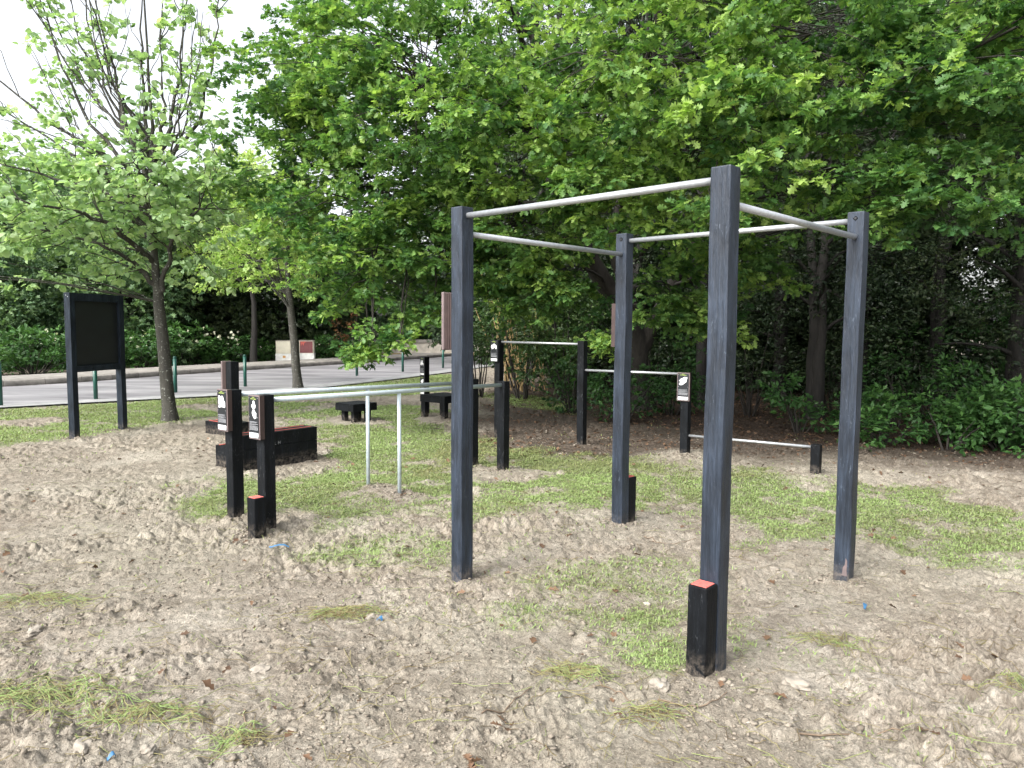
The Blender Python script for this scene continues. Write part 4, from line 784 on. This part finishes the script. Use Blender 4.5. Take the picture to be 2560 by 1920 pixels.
# ------------------------------------------------------------------ ground cover
def grass():
    rs = np.random.RandomState(71); n = 1700000
    # denser towards the near edge: sample in polar with r^-1 falloff
    a = rs.uniform(-R(42), R(42), n); r = 3.2 * (26 / 3.2) ** rs.uniform(0, 1, n); x = np.sin(a) * r; y = np.cos(a) * r
    g = grass_mask(x, y); k = (rs.uniform(0, 1, n) < g ** 1.4 * np.clip(.26 + r * .02, 0, 1)) | (rs.uniform(0, 1, n) < .0012 * (r < 9) + .006 * (vn(x * 1.3, y * 1.3, 77) > .7)); k &= sdf(x, y, ROADP) < -.05
    x, y, r, g = x[k], y[k], r[k], g[k]; z = height(x, y, g); m = len(x)
    ln = rs.uniform(.016, .040, m) * (.8 + .035 * r); w = .0016 + .00042 * r
    th = rs.uniform(0, 6.28, m); lean = rs.uniform(.6, 2.0, m); d = np.column_stack([np.cos(th), np.sin(th)]); s = np.column_stack([-d[:, 1], d[:, 0]])
    b = np.column_stack([x, y, z - .004]); V = np.zeros((m, 5, 3))
    V[:, 0, :2] = b[:, :2] - s * w[:, None]; V[:, 1, :2] = b[:, :2] + s * w[:, None]; V[:, 0, 2] = V[:, 1, 2] = b[:, 2]
    mid = b[:, :2] + d * (ln * lean * .35)[:, None]; V[:, 2, :2] = mid + s * (w * .8)[:, None]; V[:, 3, :2] = mid - s * (w * .8)[:, None]; V[:, 2, 2] = V[:, 3, 2] = b[:, 2] + ln * .48
    V[:, 4, :2] = b[:, :2] + d * (ln * lean * .95)[:, None]; V[:, 4, 2] = b[:, 2] + ln * np.clip(.85 - .42 * (lean - .5), .12, 1)
    o = np.arange(m)[:, None] * 5; F4 = np.array([[0, 1, 2, 3]]) + o; F3 = np.array([[3, 2, 4]]) + o
    dry = vn(x * 1.1, y * 1.1, 81) * .6 + vn(x * 5, y * 5, 82) * .4
    t = np.clip(.28 + dry * .75 + rs.normal(0, .16, m), 0, 1); t = np.where((x > -1) & (y > 8.3) & (y < 11), t * .55, t)
    tag(mesh_np('grass', V.reshape(-1, 3), [F4, F3], M['grass'], tint=np.repeat(t, 5)), 'thin trampled green grass growing in patches through the soil', 'grass', kind='stuff')
    return m
ng = grass()
ICO = None
def clods():
    rs = np.random.RandomState(91); bm = bmesh.new(); bmesh.ops.create_icosphere(bm, subdivisions=1, radius=1); V0 = np.array([v.co[:] for v in bm.verts]); F0 = np.array([[v.index for v in f.verts] for f in bm.faces]); bm.free()
    n = 42000; a = rs.uniform(-R(42), R(42), n); r = 2.4 * (12 / 2.4) ** (rs.uniform(0, 1, n) ** 1.15); x = np.sin(a) * r; y = np.cos(a) * r
    for q, (px, py) in enumerate(POSTS): t0 = slice(q * 320, q * 320 + 320); rr = .07 + np.abs(rs.normal(0, .07, 320)); th = rs.uniform(0, 6.28, 320); x[t0] = px + rr * np.cos(th); y[t0] = py + rr * np.sin(th); r[t0] = np.hypot(px, py)
    g = grass_mask(x, y); lump = vn(x * 2.3, y * 2.3, 35); k = rs.uniform(0, 1, n) < (1 - .85 * g) * np.clip(lump * 1.7 - .25, .08, 1); x, y, r, g = x[k], y[k], r[k], g[k]; m = len(x); z = height(x, y, g)
    s = .0034 * np.exp(rs.normal(0, .55, m)) * (1 + .13 * r); s = np.clip(s, .003, .017)
    J = rs.uniform(.35, 1.5, (m, len(V0), 1)); sc = rs.uniform(.6, 1.4, (m, 1, 3)) * [1, 1, .55]
    th = rs.uniform(0, 6.28, m); W = V0[None] * J * sc * s[:, None, None]; X = W[..., 0] * np.cos(th)[:, None] - W[..., 1] * np.sin(th)[:, None]; Yy = W[..., 0] * np.sin(th)[:, None] + W[..., 1] * np.cos(th)[:, None]
    V = np.stack([X + x[:, None], Yy + y[:, None], W[..., 2] + z[:, None] + s[:, None] * .15], -1); F = (F0[None] + (np.arange(m) * len(V0))[:, None, None]).reshape(-1, 3)
    t = np.clip(rs.normal(.42, .15, m), 0, 1)
    tag(mesh_np('soil_clods', V.reshape(-1, 3), [F], M['clod'], tint=np.repeat(t, len(V0))), 'loose crumbs and clods of dry beige soil', 'soil clods', kind='stuff')
clods()
def litter():
    rs = np.random.RandomState(95); L = Leaves()
    n = 26000; x = rs.uniform(-1.5, 12, n); y = rs.uniform(8, 22, n); h = humus_shade(x, y); k = rs.uniform(0, 1, n) < np.clip(h * 1.1 - .35, .0, 1); x, y = x[k], y[k]
    x2 = rs.uniform(-5, 6, 500); y2 = rs.uniform(2.6, 11, 500); x = np.append(x, x2); y = np.append(y, y2); m = len(x); z = height(x, y) + .006
    L.add(np.column_stack([x, y, z]), rs.normal(0, 1, (m, 3)) * [1, 1, .25], norm(rs.normal(0, .35, (m, 3)) + [0, 0, 1]), rs.uniform(.03, .075, m), rs.uniform(0, 1, m))
    tag(L.build('leaf_litter', T_OAKS, M['deadleaf']), 'brown fallen leaves scattered on the soil under the trees', 'leaf litter', kind='stuff')
litter()
def straw_bits():
    rs = np.random.RandomState(97); T = Tubes(); tt = []
    for k in range(1500):
        a = rs.uniform(-R(40), R(40)); r = 2.5 * (9 / 2.5) ** rs.uniform(0, 1); x = math.sin(a) * r; y = math.cos(a) * r; th = rs.uniform(0, 6.28); l = rs.uniform(.02, .11)
        px = x + np.array([-1, -.3, .3, 1]) * l * math.cos(th) + rs.normal(0, l * .18, 4); py = y + np.array([-1, -.3, .3, 1]) * l * math.sin(th) + rs.normal(0, l * .18, 4)
        pz = height(px, py) + .006 + rs.uniform(0, .008, 4); T.add(np.column_stack([px, py, pz]), np.full(4, rs.uniform(.0008, .0018)), 3); tt += [rs.uniform(0, .8)] * 12
    tag(mesh_np('straw', np.concatenate(T.V), [np.concatenate(T.F)], M['straw'], tint=np.array(tt)), 'thin dry stalks and roots lying on the soil', 'straw', kind='stuff')
straw_bits()
def tuft(loc, rx, ry, n, tone, label, rs):
    T = Tubes(); tt = []
    for k in range(n):
        cx = rs.normal(0, rx * .5); cy = rs.normal(0, ry * .5); th = rs.normal(.2, 1.0); l = rs.uniform(.03, .10); m = 6; q = np.linspace(-1, 1, m)
        cu = rs.normal(0, .5); cx, cy = (cx, cy) if k % 4 else (cx * 1.25, cy * 1.35); px = loc[0] + cx + l * (q * math.cos(th) - cu * q * q * math.sin(th)); py = loc[1] + cy + l * (q * math.sin(th) + cu * q * q * math.cos(th))
        pz = height(px, py) + .006 + .03 * rs.uniform(0, 1) * np.exp(-(cx / rx) ** 2 - (cy / ry) ** 2) * (1.2 - q * q)
        T.add(np.column_stack([px - loc[0], py - loc[1], pz]), np.full(m, rs.uniform(.0008, .0018)), 3); tt += [np.clip(tone + rs.normal(0, .32), 0, 1)] * (m * 3)
    o = mesh_np('grass_tuft', np.concatenate(T.V), [np.concatenate(T.F)], M['straw'], tint=np.array(tt)); o.location = (loc[0], loc[1], 0)
    tag(o, label, 'grass tuft', 'pulled tufts of yellowing grass')
rs = np.random.RandomState(99)
tuft((-2.12, 3.2), .42, .16, 330, .75, 'largest uprooted grass tuft, green-yellow, at the lower left edge', rs); tuft((-1.60, 3.06), .30, .09, 170, .6, 'yellow trail of pulled grass right of the largest tuft', rs); tuft((-.95, 4.2), .26, .09, 170, .5, 'yellowish tuft lying left of the nearest left frame post', rs)
tuft((.33, 3.52), .16, .08, 120, .6, 'small round tuft between the two front posts', rs); tuft((-2.85, 4.36), .36, .13, 160, .6, 'faded tuft at the left edge halfway down', rs); tuft((-1.10, 2.9), .12, .08, 70, .65, 'tiny tuft near the bottom edge, left of centre', rs); tuft((.60, 3.1), .18, .07, 70, .5, 'thin tuft left of the nearest step block', rs); tuft((1.74, 3.93), .22, .08, 80, .55, 'sparse tuft right of the nearest tall post', rs); tuft((2.35, 3.35), .2, .07, 50, .6, 'faint tuft towards the lower right', rs)
def stone(loc, s, label, rs):
    bm = bmesh.new(); bmesh.ops.create_icosphere(bm, subdivisions=3, radius=1)
    k = rs.uniform(0, 50)
    for v in bm.verts:
        n = v.co.normalized(); f = 1 + .25 * math.sin(n.x * 3 + k) * math.cos(n.y * 4 + k) + .12 * math.sin(n.z * 7 + n.x * 6 + k * 2) + rs.uniform(-.03, .03); v.co = Vector((n.x * s[0], n.y * s[1], n.z * s[2])) * f
    me = bpy.data.meshes.new('stone'); bm.to_mesh(me); bm.free(); o = link('stone', me, M['stone']); o.location = (loc[0], loc[1], zat(*loc) + s[2] * .15); o.rotation_euler = (0, 0, k); tag(o, label, 'stone', 'pale stones lying on the soil')
stone((-2.59, 3.94), (.055, .035, .022), 'pale flat stone near the left edge', rs); stone((-1.69, 2.82), (.05, .03, .018), 'angular stone below the largest tuft', rs); stone((-1.42, 2.80), (.028, .026, .02), 'small round stone below the yellow trail', rs); stone((-1.21, 3.48), (.05, .04, .016), 'whitish flat stone left of centre', rs); stone((-.80, 4.16), (.04, .03, .025), 'stone at the end of the yellowish tuft by the blue scrap', rs); stone((1.36, 3.42), (.06, .05, .03), 'lump of pale stone right of the nearest step block', rs); stone((.70, 3.35), (.045, .04, .028), 'rounded stone left of the nearest step block', rs); stone((1.9, 5.05), (.09, .06, .02), 'pale slab stone left of the rear right post', rs)
def scrap(loc, l, w, th, label):
    n = 7; q = np.linspace(-1, 1, n); z0 = zat(*loc) + .025; V = []
    for s in (-1, 1):
        for k, t in enumerate(q): V.append((t * l + .1 * l * math.sin(5 * t), s * w * (1 + .4 * math.sin(4 * t + 1)), .010 * math.sin(3 * t + 1) + .004 * s))
    V = np.array(V); V2 = V + [0, 0, .0015]; i = np.arange(n - 1); F = np.stack([i, i + 1, i + 1 + n, i + n], -1)
    o = mesh_np('plastic_scrap', np.vstack([V, V2]), [np.vstack([F[:, ::-1], F + 2 * n])], M['scrap']); o.location = (loc[0], loc[1], z0); o.rotation_euler = (0, .1, th); tag(o, label, 'plastic scrap', 'blue plastic scraps on the soil')
scrap((2.14, 4.37), .05, .008, 1.1, 'blue plastic strip right of the front tall posts'); scrap((-.74, 4.1), .02, .008, -.5, 'bright blue scrap beside the yellowish tuft'); scrap((-1.75, 5.50), .08, .004, .35, 'long pale blue strip in front of the short step block'); scrap((-1.52, 2.72), .018, .006, .8, 'dark teal scrap near the bottom left')
def stick(P, r, label):
    P = np.array(P, float); p = smooth_path(np.column_stack([P, np.zeros(len(P))]), 12, .004, rs); p[:, 2] = height(p[:, 0], p[:, 1]) + .008
    T = Tubes(); c = p[0].copy(); T.add(p - [c[0], c[1], 0], np.linspace(r, r * .6, 12), 5); o = T.build('twig', M['twig']); o.location = (c[0], c[1], 0); tag(o, label, 'twig', 'dry twigs on the soil')
stick([(.40, 3.42), (.5, 3.3), (.56, 3.2)], .004, 'short dry twig below the small round tuft'); stick([(.66, 3.2), (.85, 3.16), (1.0, 3.3)], .004, 'curved twig below the nearest step block'); stick([(1.2, 2.95), (1.5, 3.0), (1.75, 2.97), (1.85, 3.02)], .005, 'long pale twig at the lower right'); stick([(-.12, 3.1), (.0, 3.2), (.1, 3.35)], .004, 'thin twig at lower centre'); stick([(-1.15, 3.1), (-1.1, 3.0), (-.95, 2.9)], .0035, 'thin twig left of lower centre'); stick([(1.05, 5.75), (1.2, 5.6), (1.45, 5.7)], .004, 'dark twig behind the front tall post')
def fallen_leaf(loc, label):
    L = Leaves(); k = 4; L.add(np.array([[0, 0, .012]] * k) + rs.normal(0, .012, (k, 3)) * [1, 1, .4], rs.normal(0, 1, (k, 3)) * [1, 1, .4], norm(rs.normal(0, .5, (k, 3)) + [0, 0, 1]), np.full(k, .06), rs.uniform(.6, 1, k))
    o = L.build('fallen_leaf', T_OAK, M['deadleaf']); o.location = (loc[0], loc[1], zat(*loc) + .01); tag(o, label, 'dead leaf', 'curled brown leaves')
fallen_leaf((-.15, 2.72), 'curled orange-brown leaf at the bottom edge'); fallen_leaf((-.02, 2.98), 'brown curled leaf above the bottom edge leaf')

# ------------------------------------------------------------------ camera, light, world
cam = bpy.data.cameras.new('camera'); co = bpy.data.objects.new('camera', cam); COL.objects.link(co)
cam.sensor_width = 36; cam.lens = 1856.94 / 2560 * 36; cam.clip_end = 2000; cam.clip_start = .05
co.matrix_world = Matrix.Translation((0, 0, 1.6486)) @ Matrix.Rotation(math.pi / 2 - .0772, 4, 'X') @ Matrix.Rotation(.0073, 4, 'Z')
SC.camera = co
az, el = R(222), R(42)     # light from behind the viewer's left
sun = bpy.data.lights.new('sun', 'SUN'); sun.energy = 1.5; sun.angle = R(18); sun.color = (1, .97, .92)
so = bpy.data.objects.new('sun', sun); COL.objects.link(so)
sd = Vector((math.sin(az) * math.cos(el), math.cos(az) * math.cos(el), math.sin(el)))
so.rotation_euler = sd.to_track_quat('Z', 'Y').to_euler(); so.location = sd * 40
w = bpy.data.worlds.new('World'); SC.world = w; w.use_nodes = True; nt = w.node_tree; nt.nodes.clear()
sky = nt.nodes.new('ShaderNodeTexSky'); sky.sky_type = 'NISHITA'; sky.sun_disc = False; sky.sun_elevation = el; sky.sun_rotation = az
sky.air_density = 1.; sky.dust_density = 5.; sky.ozone_density = 1.
hs = nt.nodes.new('ShaderNodeHueSaturation'); hs.inputs['Saturation'].default_value = .25; hs.inputs['Value'].default_value = 1.5
bg = nt.nodes.new('ShaderNodeBackground'); bg.inputs[1].default_value = .15; ow = nt.nodes.new('ShaderNodeOutputWorld')
nt.links.new(sky.outputs[0], hs.inputs['Color']); nt.links.new(hs.outputs[0], bg.inputs[0]); nt.links.new(bg.outputs[0], ow.inputs[0])
SC.view_settings.view_transform = 'Standard'; SC.view_settings.look = 'None'; SC.view_settings.exposure = 1.1; SC.view_settings.gamma = 1
SC.render.engine = 'CYCLES'; SC.cycles.max_bounces = 6; SC.cycles.diffuse_bounces = 3; SC.cycles.transmission_bounces = 3; SC.cycles.use_denoising = True
